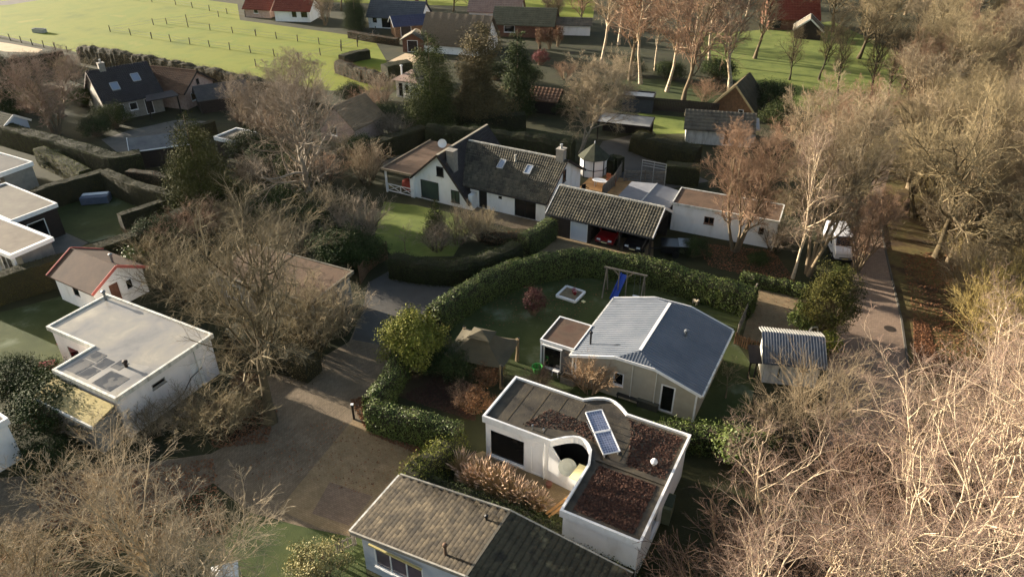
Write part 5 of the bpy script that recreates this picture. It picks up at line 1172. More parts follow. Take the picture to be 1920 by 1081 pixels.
for sx in (-.35, .35):
    for sy in (-.38, .38): MB().tube([(sx, sy - .05, .16), (sx, sy + .05, .16)], .16, 10).build('wheel', rubber, gm_)
MB().tube([(-.5, 0, .5), (-.9, 0, .95)], .03, 6).build('handle', darkframe, gm_)
for k, (px, py, lb2) in enumerate(((12, 690, 'white sack lying on the dark yard at the left edge'), (55, 712, 'crumpled white sheet by the shrubs at the left'))):
    s_ = thing('sack', lb2, 'sack', (*P(px, py), 0), 30 * k); MB().blob((0, 0, .12), (.45, .28, .16), random.Random(k), 10, 6, .25).build('sack', dirtywhite, s_, smooth=True); MB().tube([(.4, 0, .14), (.55, .05, .2)], [.06, .1], 6).build('knot', dirtywhite, s_)
wb = thing('white_cabinet', 'white metal cabinet standing in the dark garden beside the long hedge', 'cabinet', (*P(312, 445), 0), A); MB().box(-.45, -.35, 0, .45, .35, 1.15).build('body', whitet, wb); MB().box(-.48, -.38, 1.15, .48, .38, 1.2).build('top', dirtywhite, wb); MB().box(.32, -.375, .5, .36, -.352, .75).build('handle', darkframe, wb)
tr_ = thing('water_trough', 'pale water trough standing alone in the pasture', 'trough', (*P(75, 61), 0), -10); m = MB()
for a, b in (((-1.2, -.4), (1.2, -.4)), ((1.2, -.4), (1.2, .4)), ((1.2, .4), (-1.2, .4)), ((-1.2, .4), (-1.2, -.4))): m.bar((*a, .35), (*b, .35), .1, .7)
m.build('basin', zinc, tr_); MB().box(-1.15, -.35, .05, 1.15, .35, .5).build('water', glass, tr_)
# lane things
car('parked_van', 'white van parked between bare trees left of the right lane', P(1570, 470), -8, carwhite, 4.7, 1.8, 1.95, True, 'van')
mh = thing('manhole_cover', 'dark iron manhole cover in the sunlit strip of the right lane', 'manhole cover', (*P(1668, 616), .012), 0); MB().lathe(0, 0, [(.42, 0), (.42, .012), (.38, .014)], 18).build('cover', M('cast_iron', [(64, 54, 46)], 4, .7), mh)
m = MB()
for k in range(4): m.box(-.3, -.24 + k * .14, .015, .3, -.18 + k * .14, .022)
m.build('ribs', M('cast_iron2', [(52, 46, 40)], 4, .7), mh, kind='stuff')
st = thing('white_garden_frame', 'white stone arch figure beside the evergreen shrub and the blue-roofed shed', 'statue', (*P(1520, 640), 0), 10); MB().tube([(-.35, 0, 0), (-.4, 0, .8), (-.2, 0, 1.3), (.2, 0, 1.3), (.4, 0, .8), (.35, 0, 0)], .08, 7).build('arch', dirtywhite, st); MB().blob((-.2, -.15, .25), (.25, .2, .25), random.Random(2), 9, 6, .1).build('base_stone', dirtywhite, st)
tb = thing('dark_trailer', 'dark covered trailer in the shade right of the carport', 'trailer', (*P(1265, 475), 0), A + 20); MB().box(-1.3, -.8, .4, 1.3, .8, 1.1).build('body', carblack, tb); MB().slab([(.2, -.8, 1.16), (1.3, -.8, 1.16), (1.3, .8, 1.18), (.2, .8, 1.18)], .05).build('lid', greym, tb)
for s in (-.86, .86): MB().tube([(0, s - .08, .3), (0, s + .08, .3)], .3, 14).build('wheel', rubber, tb)
MB().bar((-1.3, 0, .45), (-2.2, 0, .4), .08).build('drawbar', darkframe, tb)

# ---- wooden fence beside the courtyard, pasture fences
plank_fence('curved brown board fence at the top of the dark courtyard', [P(678, 532), P(690, 512), P(708, 496), P(728, 486)], 1.7, brownwood, .2)
def post_fence(label, pts, spacing=3.0, h=1.2):
    c = np.mean(np.array(pts), axis=0); o = thing('wire_fence', label, 'fence', (*c, 0), 0, 'pasture fences'); first = None
    for a, b in zip(pts[:-1], pts[1:]):
        a = np.array(a) - c; b = np.array(b) - c; n = max(1, int(np.linalg.norm(b - a) / spacing))
        for k in range(n + 1):
            q = a + (b - a) * k / n; z = .92 + .16 * ((k * 37) % 10) / 10
            if first is None: first = MB().tube([(0, 0, 0), (0, 0, h)], [.085, .075], 6).build('post', barkD, o); first.location = (*q, 0)
            else: copy_part(first, o, (*q, 0), (R((k * 53) % 9 - 4), R((k * 31) % 9 - 4), 0)).scale = (1, 1, z)
        for z in (.45, .95): MB().bar((*a, z), (*b, z), .02).build('wire', greym, o)
post_fence('wire fence on leaning posts along the sand path at the left edge', [P(-60, 55), P(0, 72), P(150, 104)], 3.2)
post_fence('wire fence dividing the pasture, lower long line', [P(207, 60), P(285, 73), P(470, 99), P(560, 112)], 4.2)
post_fence('wire fence dividing the pasture, middle long line', [P(313, 46), P(480, 68), P(640, 88)], 4.5)
post_fence('wire fence crossing the pasture up to the far right corner', [P(207, 60), P(288, 47), P(410, 32)], 4.8)
post_fence('wire fence along the far upper edge of the pasture', [P(200, -6), P(330, 10), P(460, 32)], 5.5)
post_fence('wire fence of the right corner of the pasture by the dry hedge', [P(480, 125), P(560, 112), P(640, 96), P(700, 80), P(712, 74)], 3.6)
post_fence('short low fence with rails at the far right end of the pasture', [P(640, 90), P(700, 70), P(705, 62)], 3.0)
m = plank_fence('low picket fence beside the nearest house at the bottom edge', [P(605, 1050), P(640, 1035), P(668, 1022)], .9, greywood, .09, .18)

# ================================================================== hedges
G_L = 'laurel hedges'; G_C = 'clipped garden hedges'
hedge('long curved laurel hedge with sunlit top around the chalet lawn', PH([(812, 578), (850, 548), (900, 517), (960, 492), (1020, 477), (1100, 469), (1180, 478), (1260, 498), (1340, 521), (1418, 546)], 2.2), 2.2, 1.5, leafL, .17, 95, G_L)
hedge('short laurel hedge behind the brick parking, left of the evergreen', PH([(1392, 512), (1460, 525), (1512, 537)], .95), 1.0, .9, leafL, .15, 95, G_L, seed=2)
hedge('laurel hedge along the lane below the round golden shrub', PH([(750, 662), (722, 705), (694, 745)], 1.9), 1.9, 1.2, leafL, .16, 110, G_L, seed=3)
hedge('laurel hedge at the lane bend in front of the brown bed', PH([(692, 750), (740, 766), (800, 781), (858, 800)], 2.0), 2.0, 1.3, leafL, .16, 110, G_L, seed=4)
hedge('loose sunlit hedge at the corner of the flat bungalow garden', PH([(853, 806), (828, 836), (795, 862), (768, 886)], 1.5), 1.5, 1.5, leafG, .14, 110, G_L, seed=5, rough=.3)
hedge('dark low ivy hedge between the nearest roof and the flat bungalow', PH([(780, 896), (900, 938), (1050, 998), (1195, 1056)], 1.1), 1.1, 1.5, leafV, .13, 120, G_L, seed=6, rough=.25)
hedge('dark garden hedge below the white house lawn', PH([(735, 478), (780, 487), (850, 492), (920, 478), (968, 452)], 1.9), 1.9, 1.6, leafV, .14, 90, G_C, seed=7, rough=.2)
hedge('sunlit hedge left of the garage door driveway', PH([(982, 442), (1005, 428), (1034, 408)], 2.0), 2.0, 1.4, leafL, .15, 95, G_L, seed=8)
hedge('leafy hedge between the chalet and the flat bungalow', PH([(1240, 800), (1300, 800), (1370, 806), (1450, 832)], 1.4), 1.4, 1.4, leafL, .15, 120, G_L, seed=9, rough=.3)
hedge('long clipped hedge with sunlit ridge across the left gardens', PH([(-60, 530), (0, 512), (100, 484), (180, 460), (250, 438), (350, 388)], 2.4), 2.4, 1.5, leafC, .1, 120, G_C, seed=10)
hedge('clipped hedge behind the hedged lawn, left side', PH([(20, 370), (100, 344), (192, 318)], 2.3), 2.3, 1.2, leafC, .1, 95, G_C, seed=11)
hedge('clipped hedge along the back of the hedged lawn towards the conifer', PH([(192, 318), (250, 342), (322, 362)], 2.3), 2.3, 1.3, leafC, .1, 95, G_C, seed=12)
hedge('short clipped hedge inside the hedged lawn below the conifer', PH([(222, 402), (270, 386), (322, 368)], 1.7), 1.7, 1.0, leafC, .1, 95, G_C, seed=13)
hedge('yellow-green sunlit hedge beside the veranda house', PH([(72, 276), (115, 296), (158, 318)], 2.0), 2.0, 1.4, leafG, .12, 80, G_C, seed=14)
hedge('tall dark hedge in front of the dark-roofed house', PH([(-40, 220), (30, 240), (120, 264), (215, 292), (262, 284)], 2.4), 2.4, 2.0, leafY, .12, 70, G_C, seed=15)
hedge('thin clipped hedge along the slab drive to the slate shed', PH([(262, 284), (310, 260), (350, 240), (400, 226)], 1.6), 1.6, 1.0, leafC, .1, 80, G_C, seed=16)
hedge('brown beech hedge beside the dark plank shed', PH([(238, 318), (280, 322), (322, 332)], 1.8), 1.8, 1.0, leafB, .1, 80, G_C, seed=17)
hedge('bare twiggy hedge along the near edge of the pasture', PH([(150, 90), (200, 100), (310, 120), (430, 142), (520, 158)], 2.2), 2.2, 1.6, M('bare_hedge', [(96, 84, 56), (128, 112, 76)], .6, .8, island=.35), .11, 50, G_C, seed=18, rough=.3, hs=[2.6, 3.0, 3.0, 2.8, 2.4])
hedge('dark clipped hedge end at the far left below the sand path', PH([(-60, 118), (0, 110), (60, 103), (114, 93)], 2.2), 2.2, 1.5, leafC, .12, 50, G_C, seed=19)
hedge('sunlit-topped hedge left of the white house rear terrace', PH([(688, 270), (740, 252), (795, 236)], 2.3), 2.3, 1.7, leafC, .11, 70, G_C, seed=20)
hedge('tall dark hedge behind the white house', PH([(800, 234), (870, 238), (960, 246), (1075, 262)], 2.8), 2.8, 2.0, leafD, .13, 60, G_C, seed=21, rough=.2)
hedge('broad rounded hedge above the wooden gate', PH([(1196, 246), (1240, 262), (1312, 276)], 2.2), 2.2, 2.6, leafC, .12, 70, G_C, seed=22, rough=.2)
hedge('boxy dark green hedge right of the wooden gate', PH([(1250, 305), (1314, 311)], 2.1), 2.1, 1.8, leafY, .12, 70, G_C, seed=23)
hedge('dense dark hedge block beside the white garden pavilion', PH([(720, 122), (742, 118), (768, 114)], 2.4), 2.4, 2.4, leafY, .13, 50, G_C, seed=24)
hedge('dry brown brush hedge between the pasture and the farm yard', PH([(632, 112), (675, 126), (716, 137)], 2.0), 2.0, 1.4, leafB, .13, 45, G_C, seed=25, rough=.3)
hedge('low clipped hedge in front of the thatched farmhouse', PH([(640, 104), (665, 96), (690, 92)], 1.5), 1.5, 1.5, leafC, .13, 45, G_C, seed=26)
hedge('low hedge along the far edge of the pasture by the white bungalow', PH([(655, 58), (700, 66), (745, 72)], 1.2), 1.2, 1.2, leafB, .15, 35, G_C, seed=27)
hedge('shaded hedge behind the brown hut and the tall conifer', PH([(860, 205), (920, 214), (985, 212)], 2.2), 2.2, 2.0, leafD, .14, 45, G_C, seed=28)
hedge('overgrown brown-green hedge in front of the long low house behind the big tree', [(-20.2, 43.0), (-17, 41.3), (-13.6, 39.6)], 2.1, 1.7, M('unkempt_hedge', [(66, 58, 36), (92, 80, 52)], .6, .85, island=.4, spec=.08), .12, 90, G_C, seed=31, rough=.35)
hedge('low sunlit shrub border in front of the white house terrace', PH([(905, 432), (940, 440), (975, 438)], .9), .9, 1.3, leafB, .13, 90, G_C, seed=29, rough=.3)
hedge('dark hedge along the drive behind the terrace fence', PH([(1140, 300), (1150, 290), (1165, 296)], 1.8), 1.8, 1.2, leafD, .13, 60, G_C, seed=30)
for k, (px, py) in enumerate(((1012, 92), (1030, 92), (1046, 88))):
    put('clipped_topiary', (PR := globals().get('PR') or leafy_bush(77, .9, .9, 3.4, leafB, .14, 60, 40, .3)), P(px, py), 3.4, ['left one of three copper topiary cones below the green-roofed hall', 'middle one of three copper topiary cones below the green-roofed hall', 'right one of three copper topiary cones below the green-roofed hall'][k], 'topiary', 'copper topiary cones', parts=('stems', 'foliage'))
put('round_topiary', leafy_bush(78, 1.5, 1.5, 2.2, M('dark_red_leaf', [(84, 36, 34), (110, 50, 44)], .8, .7, island=.3), .14, 70, 40, .3), P(1013, 122), 2.2, 'round dark red bush below the topiary cones', 'bush', parts=('stems', 'foliage'))

# ================================================================== bare trees
oak1 = bare_tree(11, 15, .36, barkO, twO, n1=22, l1=.40, a1=.95, n2=8, n3=7, n4=7, up1=.12, tw=.0075, wig=.2, lim=.36, hf=.8)
oak2 = bare_tree(12, 15, .34, barkO, twO, n1=20, l1=.36, a1=.85, n2=8, n3=7, n4=7, up1=.13, tw=.0075, wig=.2, lim=.36)
oak3 = bare_tree(25, 15, .34, barkO, twO, stems=3, spread=.3, n1=11, l1=.34, a1=.9, n2=8, n3=7, n4=7, up1=.1, tw=.0075, wig=.2, lim=.4, t0=.25)
pale1 = bare_tree(13, 15, .34, barkG, twG, n1=24, l1=.42, a1=.75, n2=8, n3=7, n4=6, up1=.14, tw=.0075, t0=.15, wig=.18, lim=.4)
roun1 = bare_tree(14, 12, .2, barkG, twT, stems=2, spread=.06, n1=18, l1=.36, a1=.9, n2=7, n3=8, n4=9, t0=.28, tw=.008, wig=.18)
vase1 = bare_tree(15, 14, .26, barkT, twR, stems=4, spread=.2, n1=13, l1=.27, a1=.65, n2=7, n3=7, n4=8, t0=.2, up1=.16, tw=.008, wig=.16)
vase2 = bare_tree(16, 12, .22, barkT, twT, stems=6, spread=.34, n1=10, l1=.26, a1=.65, n2=7, n3=7, n4=7, t0=.15, up1=.12, tw=.008, wig=.16)
birch1 = bare_tree(17, 16, .17, barkB, twB, hf=.95, n1=22, l1=.27, a1=.6, n2=6, n3=6, n4=5, t0=.2, up1=.13, tw=.0062, wig=.14, white=True, lim=.5)
birch2 = bare_tree(18, 16, .23, barkB, twB, stems=3, spread=.24, hf=.92, n1=12, l1=.3, a1=.6, n2=6, n3=6, n4=5, t0=.2, up1=.12, tw=.0062, wig=.2, white=True, lim=.42)
birch3 = bare_tree(19, 16, .30, barkB, twB, stems=2, spread=.34, hf=.9, n1=13, l1=.36, a1=.75, n2=6, n3=6, n4=5, t0=.15, up1=.1, tw=.0062, wig=.2, white=True, lim=.4)
beech1 = bare_tree(20, 22, .34, barkB, twR, hf=.95, n1=30, l1=.25, a1=.85, n2=7, n3=7, n4=8, t0=.32, up1=.08, tw=.011, wig=.16)
scrub1 = bare_shrub(21, 2.6, 4.2, barkO, twO, 30, 8, 8, .008)
scrub2 = bare_shrub(22, 2.4, 4.0, barkT, twT, 26, 8, 8, .010)
scrub3 = bare_shrub(23, 2.2, 3.6, barkT, twR, 30, 8, 7, .010)
SH = ('stems', 'twigs'); LF = ('stems', 'foliage')

bigt = bare_tree(11, 15, .36, barkO, M('brown_grey_twigs', [(100, 90, 68), (134, 121, 94)], .6, .85, island=.25), n1=24, l1=.40, a1=.85, n2=8, n3=8, n4=8, up1=.15, tw=.0052, wig=.17, lim=.27, hf=.8, t0=.3)
put('bare_tree', bigt, P(507, 790), 15.6, 'big olive-brown bare tree with broad crown in front of the brown-roofed house', rot=.6, wide=1.12, tilt=(0, R(-3)))
put('bare_tree', pale1, P(590, 392), 15.0, 'tall pale bare tree with ivy on its trunk left of the white house', rot=2.0, wide=1.45)
put('bare_tree', roun1, P(1085, 287), 12.6, 'round-crowned bare tree with two stems behind the summerhouse', rot=1.2, wide=1.2)
put('bare_tree', vase1, P(1378, 470), 13.0, 'russet multi-stemmed bare tree in front of the long white shed', rot=.4, wide=1.05)
put('bare_tree', vase1, P(1512, 515), 17.2, 'tall tan bare tree with pale stems left of the white van', rot=2.6, wide=.85, mats=(None, twT))
put('bare_tree', birch1, P(1486, 522), 14.5, 'slim white-stemmed birch left of the tall tan tree by the van', rot=1.0, wide=.9)
put('bare_tree', vase2, P(1606, 508), 8.0, 'low russet bare tree hanging over the lane right of the white van', rot=3.0, wide=1.0, mats=(None, twR))
put('bare_tree', vase2, P(108, 252), 10.5, 'purplish-brown bare tree in front of the dark-roofed house', rot=.7, wide=1.4, mats=(None, M('mauve_twigs', [(112, 94, 82), (140, 118, 100)], .6, .85, island=.22)))
put('bare_tree', vase2, P(480, 262), 8.0, 'grey-brown bare tree left of the tall pale tree', rot=1.9, wide=1.2, mats=(None, twG))
put('bare_tree', vase2, P(560, 236), 10.0, 'grey bare tree against the pasture edge behind the tall pale tree', rot=4.0, wide=1.25, mats=(None, twG))
# ivy on the pale tree trunk
put('ivy_growth', leafy_bush(31, .7, .7, 4.2, leafV, .16, 70, 50, .3), P(590, 392), 4.4, 'ivy clinging to the trunk of the tall pale tree', 'ivy', parts=LF)
# grove at the top
grove = [(1128, 120, 20, 'leftmost pale-stemmed tree of the grove at the top'), (1182, 150, 21, 'second slim white-stemmed tree of the top grove'), (1201, 157, 22, 'third white-stemmed tree of the top grove, next to the second'), (1228, 133, 21, 'pale tree in the middle of the top grove'), (1250, 172, 19, 'short-trunked tree just right of the grove middle'),
         (1280, 196, 21, 'thick leaning tree with pale trunk at the front of the top grove'), (1330, 120, 19, 'grey tree at the back right of the top grove'), (1368, 170, 21, 'right-hand tree of the top grove next to the thatched hut'), (1300, 90, 22, 'tree farthest back in the top grove'), (1415, 110, 17, 'tree between the top grove and the red barn'), (1160, 85, 20, 'tree at the back left of the top grove')]
for k, (px, py, h, lb) in enumerate(grove): put('bare_tree', (beech1, oak2, beech1, birch1)[k % 4] if k not in (5, 7) else oak2, P(px, py), h * .82 + 2, lb, group='grove at the top', rot=k * 1.3, mats=(barkB if k % 4 != 1 else barkT, twR if k % 3 else twT), wide=.85 if k % 2 else 1.0)
# trees beside the far lawn, right
far = [(1535, 150, 11, 'thin dark tree left of the far lawn'), (1632, 192, 13, 'dark ivy-clad trunk at the edge of the far lawn'), (1662, 187, 11, 'slender dark tree on the far lawn, right of the ivy-clad trunk'), (1690, 174, 10, 'rightmost forked dark tree on the far lawn'), (1570, 175, 10, 'low forked tree behind the tall tan tree'), (1480, 150, 9, 'small leaning bare tree near the thatched hut')]
for k, (px, py, h, lb) in enumerate(far): put('bare_tree', oak2, P(px, py), h, lb, group='trees by the far lawn', rot=k * 2.1, mats=(barkD, M('dark_twigs', [(80, 70, 50), (106, 92, 66)], .6, .85, island=.2)), wide=.75)

# the wood right of the lane
rgw = random.Random(42)
wl = 'bare olive-brown tree in the dense wood right of the lane'
put('bare_tree', oak1, P(1757, 482), 16.5, 'large spreading bare tree with lit trunk at the lane edge of the wood', rot=3.3, wide=1.0)
put('bare_tree', oak2, P(1795, 470), 15.5, 'bare tree with reddish trunk just right of the large spreading one', rot=1.1)
pts = []
poly = [(36, 60), (42, 72), (47, 84), (54, 98), (62, 112), (104, 142), (104, 100), (66, 62), (52, 44), (41, 47)]
for (x, y) in scatter(poly, 900, 5):
    if all((x - a)**2 + (y - b)**2 > 4.6**2 for a, b in pts) and x < .80 * (y * .85 + 14) + 3: pts.append((x, y))
def px_of(x, y, z): return 960 + FPX * x / (y * math.cos(PITCH) + (CAM_H - z) * math.sin(PITCH))
pts = [p for p in pts if not (p[1] > 74 and px_of(p[0], p[1], 9) < 1715)]
for k, (x, y) in enumerate(pts):
    put('bare_tree', (oak1, oak2, vase1, oak3)[k % 4], (x, y), rgw.uniform(11, 15.5), wl if y < 75 else 'bare tree in the wood between the lane and the far lawn, beyond the bend' if x < 70 else 'bare tree deep in the wood near the right edge, far side', group='trees of the right-hand wood', rot=rgw.random() * 6.28, wide=rgw.uniform(.85, 1.15), mats=((barkO, twO), (barkT, twT), (barkT, twO), (barkO, twR))[rgw.randrange(4)])
for k, (x, y, h, lb) in enumerate(((39.5, 64, 15, 'bare tree overhanging the lane beyond the large spreading one'), (42, 71, 15, 'bare tree on the right of the lane where it disappears'), (33.0, 68, 13, 'bare tree on the left of the lane behind the van'), (31.0, 62, 11, 'low bare tree just behind the white van'), (36.5, 78, 8.5, 'bare tree left of the lane in the distance'), (46.5, 79, 8, 'bare tree right of the lane in the distance'), (28.5, 66, 10, 'bare tree behind the tall tan tree left of the lane'))):
    put('bare_tree', (oak3, oak2, vase1)[k % 3], (x, y), h, lb, group='trees along the lane', rot=k * 1.9, wide=1.1, mats=((barkO, twO), (barkT, twT), (barkT, twR))[k % 3])
# trees behind: top right band
pts2 = []
for (x, y) in scatter([(58, 120), (75, 175), (140, 200), (140, 140), (100, 125)], 300, 9):
    if all((x - a)**2 + (y - b)**2 > 8**2 for a, b in pts2): pts2.append((x, y))
for k, (x, y) in enumerate(pts2): put('bare_tree', (oak2, oak1, beech1)[k % 3], (x, y), rgw.uniform(13, 19), 'distant bare tree in the wood at the upper right', group='distant trees at the upper right', rot=rgw.random() * 6.28, mats=((barkO, twO), (barkT, twT))[k % 2])
# scrub along the verge
pts3 = []
for (x, y) in scatter([(33.6, 40), (34.4, 44), (36.0, 50), (39.0, 58), (43, 66), (60, 68), (52, 46), (40, 28), (31.5, 30)], 900, 6):
    if all((x - a)**2 + (y - b)**2 > 2.4**2 for a, b in pts3): pts3.append((x, y))
for k, (x, y) in enumerate(pts3):
    put('bramble_shrub', (scrub1, scrub2, scrub1, scrub3)[k % 4], (x, y), rgw.uniform(3, 5.5), 'golden-brown twiggy shrub on the sunny wood edge right of the lane', 'shrub', 'shrubs on the sunny wood edge', rot=rgw.random() * 6.28, wide=rgw.uniform(.9, 1.3), parts=SH, mats=(None, (M('golden_twigs', [(138, 122, 72), (172, 152, 96)], .5, .85, island=.25, obj=.15), twO, twT)[k % 3]))
# foreground birches, lower right
fb_ = [(10.6, 18.2, 11.5, 1, 'nearest pale birch left of the lower right thicket'), (13.2, 20.6, 12.8, 2, 'white forked birch in the lower right thicket, left of centre'), (17.2, 19.8, 15.0, 3, 'large white leaning birch at the bottom right'), (19.8, 23.0, 14.2, 2, 'multi-stemmed white birch behind the leaning one'), (22.8, 21.6, 15.6, 3, 'white birch with long bent limb at the right edge'),
       (24.5, 27.5, 13.5, 1, 'slim birch at the right edge behind the thicket'), (26.0, 30.0, 10.0, 3, 'birch with twin pale stems beside the lane'), (15.0, 16.5, 12.6, 1, 'pale birch at the very bottom of the thicket'), (29.5, 33.0, 11.5, 2, 'pale birch where the wood meets the lane'), (20.0, 16.8, 15.2, 2, 'white birch at the bottom right corner'), (28.0, 25.5, 14.5, 1, 'tall birch cut by the right edge'), (25.0, 17.5, 15.5, 3, 'birch in the lowest right corner, leaning right')]
for k, (x, y, h, t, lb) in enumerate(fb_): put('birch_tree', (birch1, birch2, birch3)[t - 1], (x, y), h, lb, group='birches at the lower right', rot=k * 1.7 + .5, wide=1.1)
sc = [(9.2, 20.2, 4.6), (11.8, 22.0, 5.0), (14.0, 23.5, 5.4), (16.5, 23.6, 6.5), (18.5, 26.5, 5.6), (12.6, 18.0, 5.5), (22.5, 25.0, 5), (25.8, 24.0, 5), (18.6, 20.8, 6), (28.5, 30.5, 4.0)]
for k, (x, y, h) in enumerate(sc): put('thicket_shrub', (scrub3, scrub2)[k % 2], (x, y), h, 'pinkish-brown twiggy shrub among the birches at the lower right', 'shrub', 'shrubs among the lower right birches', rot=k * 1.1, wide=1.15, parts=SH, mats=(None, M('shaded_thicket_twigs', [(84, 66, 56), (112, 92, 78)], .6, .85, island=.25, obj=.15)))  # twigs coloured darker to paint in the shade below the birches
put('hazel_bush', bare_shrub(33, 2.6, 6.6, barkT, twT, 30, 8, 7, .008), (18.4, 33.4), 6.4, 'tall pale hazel bush in front of the blue-roofed shed', 'bush', parts=SH)
put('hazel_bush', scrub2, (15.9, 33.0), 3.4, 'small sunlit tan bush right of the beige chalet', 'bush', parts=SH)
put('hazel_bush', scrub3, (26.6, 33.0), 3.8, 'mauve-brown bush at the lane edge below the blue-roofed shed', 'bush', parts=SH, wide=1.2, mats=(None, twG))
# lower left trees
put('bare_tree', bare_tree(24, 12, .2, barkG, twG, stems=5, spread=.32, n1=11, l1=.3, a1=.6, n2=7, n3=6, n4=5, t0=.2, up1=.1, tw=.0065, white=True), (-15.6, 21.2), 11.6, 'pale grey bare tree with many stems at the lower left', wide=1.0, rot=.3, mats=(M('pale_bark', [(150, 136, 112), (182, 166, 138)], 3, .85), M('pale_twigs', [(134, 120, 98), (166, 150, 122)], .6, .85, island=.2)))
put('bare_tree', vase2, (-21.2, 19.2), 7.2, 'smaller tan bare tree at the lower left edge', wide=1.15, rot=1.3, mats=(None, twT))
for k, (x, y, h, lb) in enumerate(((-23.5, 22.5, 4, 'olive-brown twiggy shrub at the far lower left'), (-22, 17.5, 5, 'russet twiggy shrub in the lower left corner'), (-17.5, 24.5, 2.6, 'twiggy shrub under the lower left tree'))): put('twiggy_shrub', (scrub1, scrub3, scrub2)[k % 3], (x, y), h, lb, 'shrub', parts=SH, wide=1.2)
# shrubs around the big bare tree
for k, (px, py, h, w_, pr, lb) in enumerate(((420, 815, 3.2, 1.3, scrub1, 'low scrub left of the big bare tree trunk'), (350, 800, 2.6, 1.3, scrub2, 'low scrub in front of the L-shaped house wall'), (462, 778, 2.0, 1.4, scrub1, 'brown scrub at the foot of the big bare tree'), (590, 660, 4.4, 1.1, scrub1, 'scrub beside the dark courtyard, below the brown-roofed house'), (640, 625, 4.2, 1.1, scrub2, 'olive scrub at the courtyard corner'), (560, 620, 4.4, 1.2, scrub1, 'scrub behind the big bare tree'),
        (300, 520, 3.6, 1.3, scrub1, 'twiggy shrub right of the small brown cottage'), (340, 560, 4.0, 1.4, scrub1, 'twiggy shrub behind the L-shaped house'), (330, 470, 3.2, 1.2, scrub3, 'pinkish twiggy shrub beside the white cabinet'), (200, 815, 2.6, 1.2, scrub2, 'bare shrub below the L-shaped house lean-to'), (290, 815, 2.4, 1.2, scrub2, 'bare shrub at the foot of the L-shaped house corner'))):
    put('twiggy_shrub', pr, P(px, py), h, lb, 'shrub', parts=SH, wide=w_)
cop = leafy_bush(34, 1.6, 1.4, 2.4, leafB, .13, 70, 40, .4)
put('copper_shrub', cop, P(552, 690), 1.2, 'orange-brown leafy shrub right of the big tree trunk', 'shrub', parts=LF); put('copper_shrub', cop, P(462, 735), 1.5, 'orange-brown leafy shrub left of the big tree trunk', 'shrub', parts=LF, rot=2)
# shrubs between the pale tree and the white house lawn
for k, (px, py, h, w_, pr, mt, lb) in enumerate(((622, 428, 4.4, 1.0, scrub2, twT, 'tan twiggy shrub right of the ivy-clad trunk'), (688, 346, 4.6, .9, scrub1, twT, 'tall twiggy shrub beside the white house porch'), (675, 450, 4.2, 1.2, scrub2, twG, 'dark twiggy shrub left of the white house lawn'), (612, 345, 3.2, 1.2, scrub3, twR, 'russet twiggy shrub behind the pale tree'), (735, 260, 3.0, 1.4, scrub2, twG, 'twiggy shrub by the hedge behind the rear terrace'),
        (860, 455, 3.4, 1.2, scrub2, twT, 'brown twiggy shrub in front of the white house gable'), (905, 450, 2.8, 1.2, scrub3, twO, 'brown twiggy shrub in front of the white house front door'), (820, 470, 2.6, 1.2, scrub1, twG, 'low twiggy shrub at the edge of the white house lawn'), (525, 445, 3.4, 1.3, scrub2, twT, 'twiggy shrub between the conifer and the pale tree'), (450, 430, 3.0, 1.4, scrub3, twO, 'olive twiggy shrub right of the conifer'), (690, 330, 3.2, 1.2, scrub1, twR, 'twiggy shrub left of the white porch railing'), (560, 480, 3.2, 1.3, scrub2, twT, 'pale twiggy shrub above the brown-roofed house'))):
    put('twiggy_shrub', pr, P(px, py), h, lb, 'shrub', parts=SH, wide=w_, mats=(None, mt))
ev = leafy_bush(35, 2.0, 2.0, 3.2, leafD, .12, 150, 80, .45)
for k, (px, py, h, w_, lb) in enumerate(((640, 500, 3.4, 1.2, 'dark evergreen bush above the brown-roofed house'), (685, 500, 2.8, 1.1, 'dark evergreen bush behind the curved board fence'), (590, 440, 3.0, 1.3, 'dark evergreen bush below the ivy-clad tree'), (535, 415, 3.4, 1.3, 'dark evergreen bush right of the conifer'), (720, 240, 3.0, 1.2, 'dark evergreen bush behind the glass greenhouse'), (510, 320, 3.0, 1.4, 'dark evergreen bush left of the pale tree'), (70, 742, 2.4, 1.3, 'dark evergreen bush between the white corner house and the L-shaped house'), (110, 800, 3.0, 1.4, 'dark evergreen bush below the lean-to roof'), (25, 730, 2.2, 1.2, 'brown-green bush at the left edge above the white corner house'), (95, 880, 1.8, 1.3, 'dark bush right below the white corner house'), (790, 690, 2.4, 1.0, 'dark evergreen bush right of the golden round shrub'), (850, 705, 2.2, 1.2, 'dark evergreen bush in front of the canvas pavilion'), (1300, 480, 1.6, 1.2, 'green bush right of the dark trailer'), (1420, 500, 1.4, 1.0, 'green bush below the long white shed'), (1345, 150, 3.0, 1.5, 'dark shrub under the top grove, left of the thatched hut'), (1255, 150, 2.6, 1.5, 'dark shrub in the middle of the top grove'), (1180, 140, 2.4, 1.5, 'dark shrub at the left of the top grove'), (1445, 205, 3.5, 1.3, 'dark shrub right of the thatched hut'), (185, 255, 2.4, 1.3, 'dark shrub by the slab drive'), (30, 330, 1.6, 1.0, 'low shrub under the veranda'), (110, 315, 2.0, 1.2, 'dark shrub in front of the yellow-green hedge'))):
    put('evergreen_bush', ev, P(px, py), h, lb, 'bush', parts=LF, wide=w_)
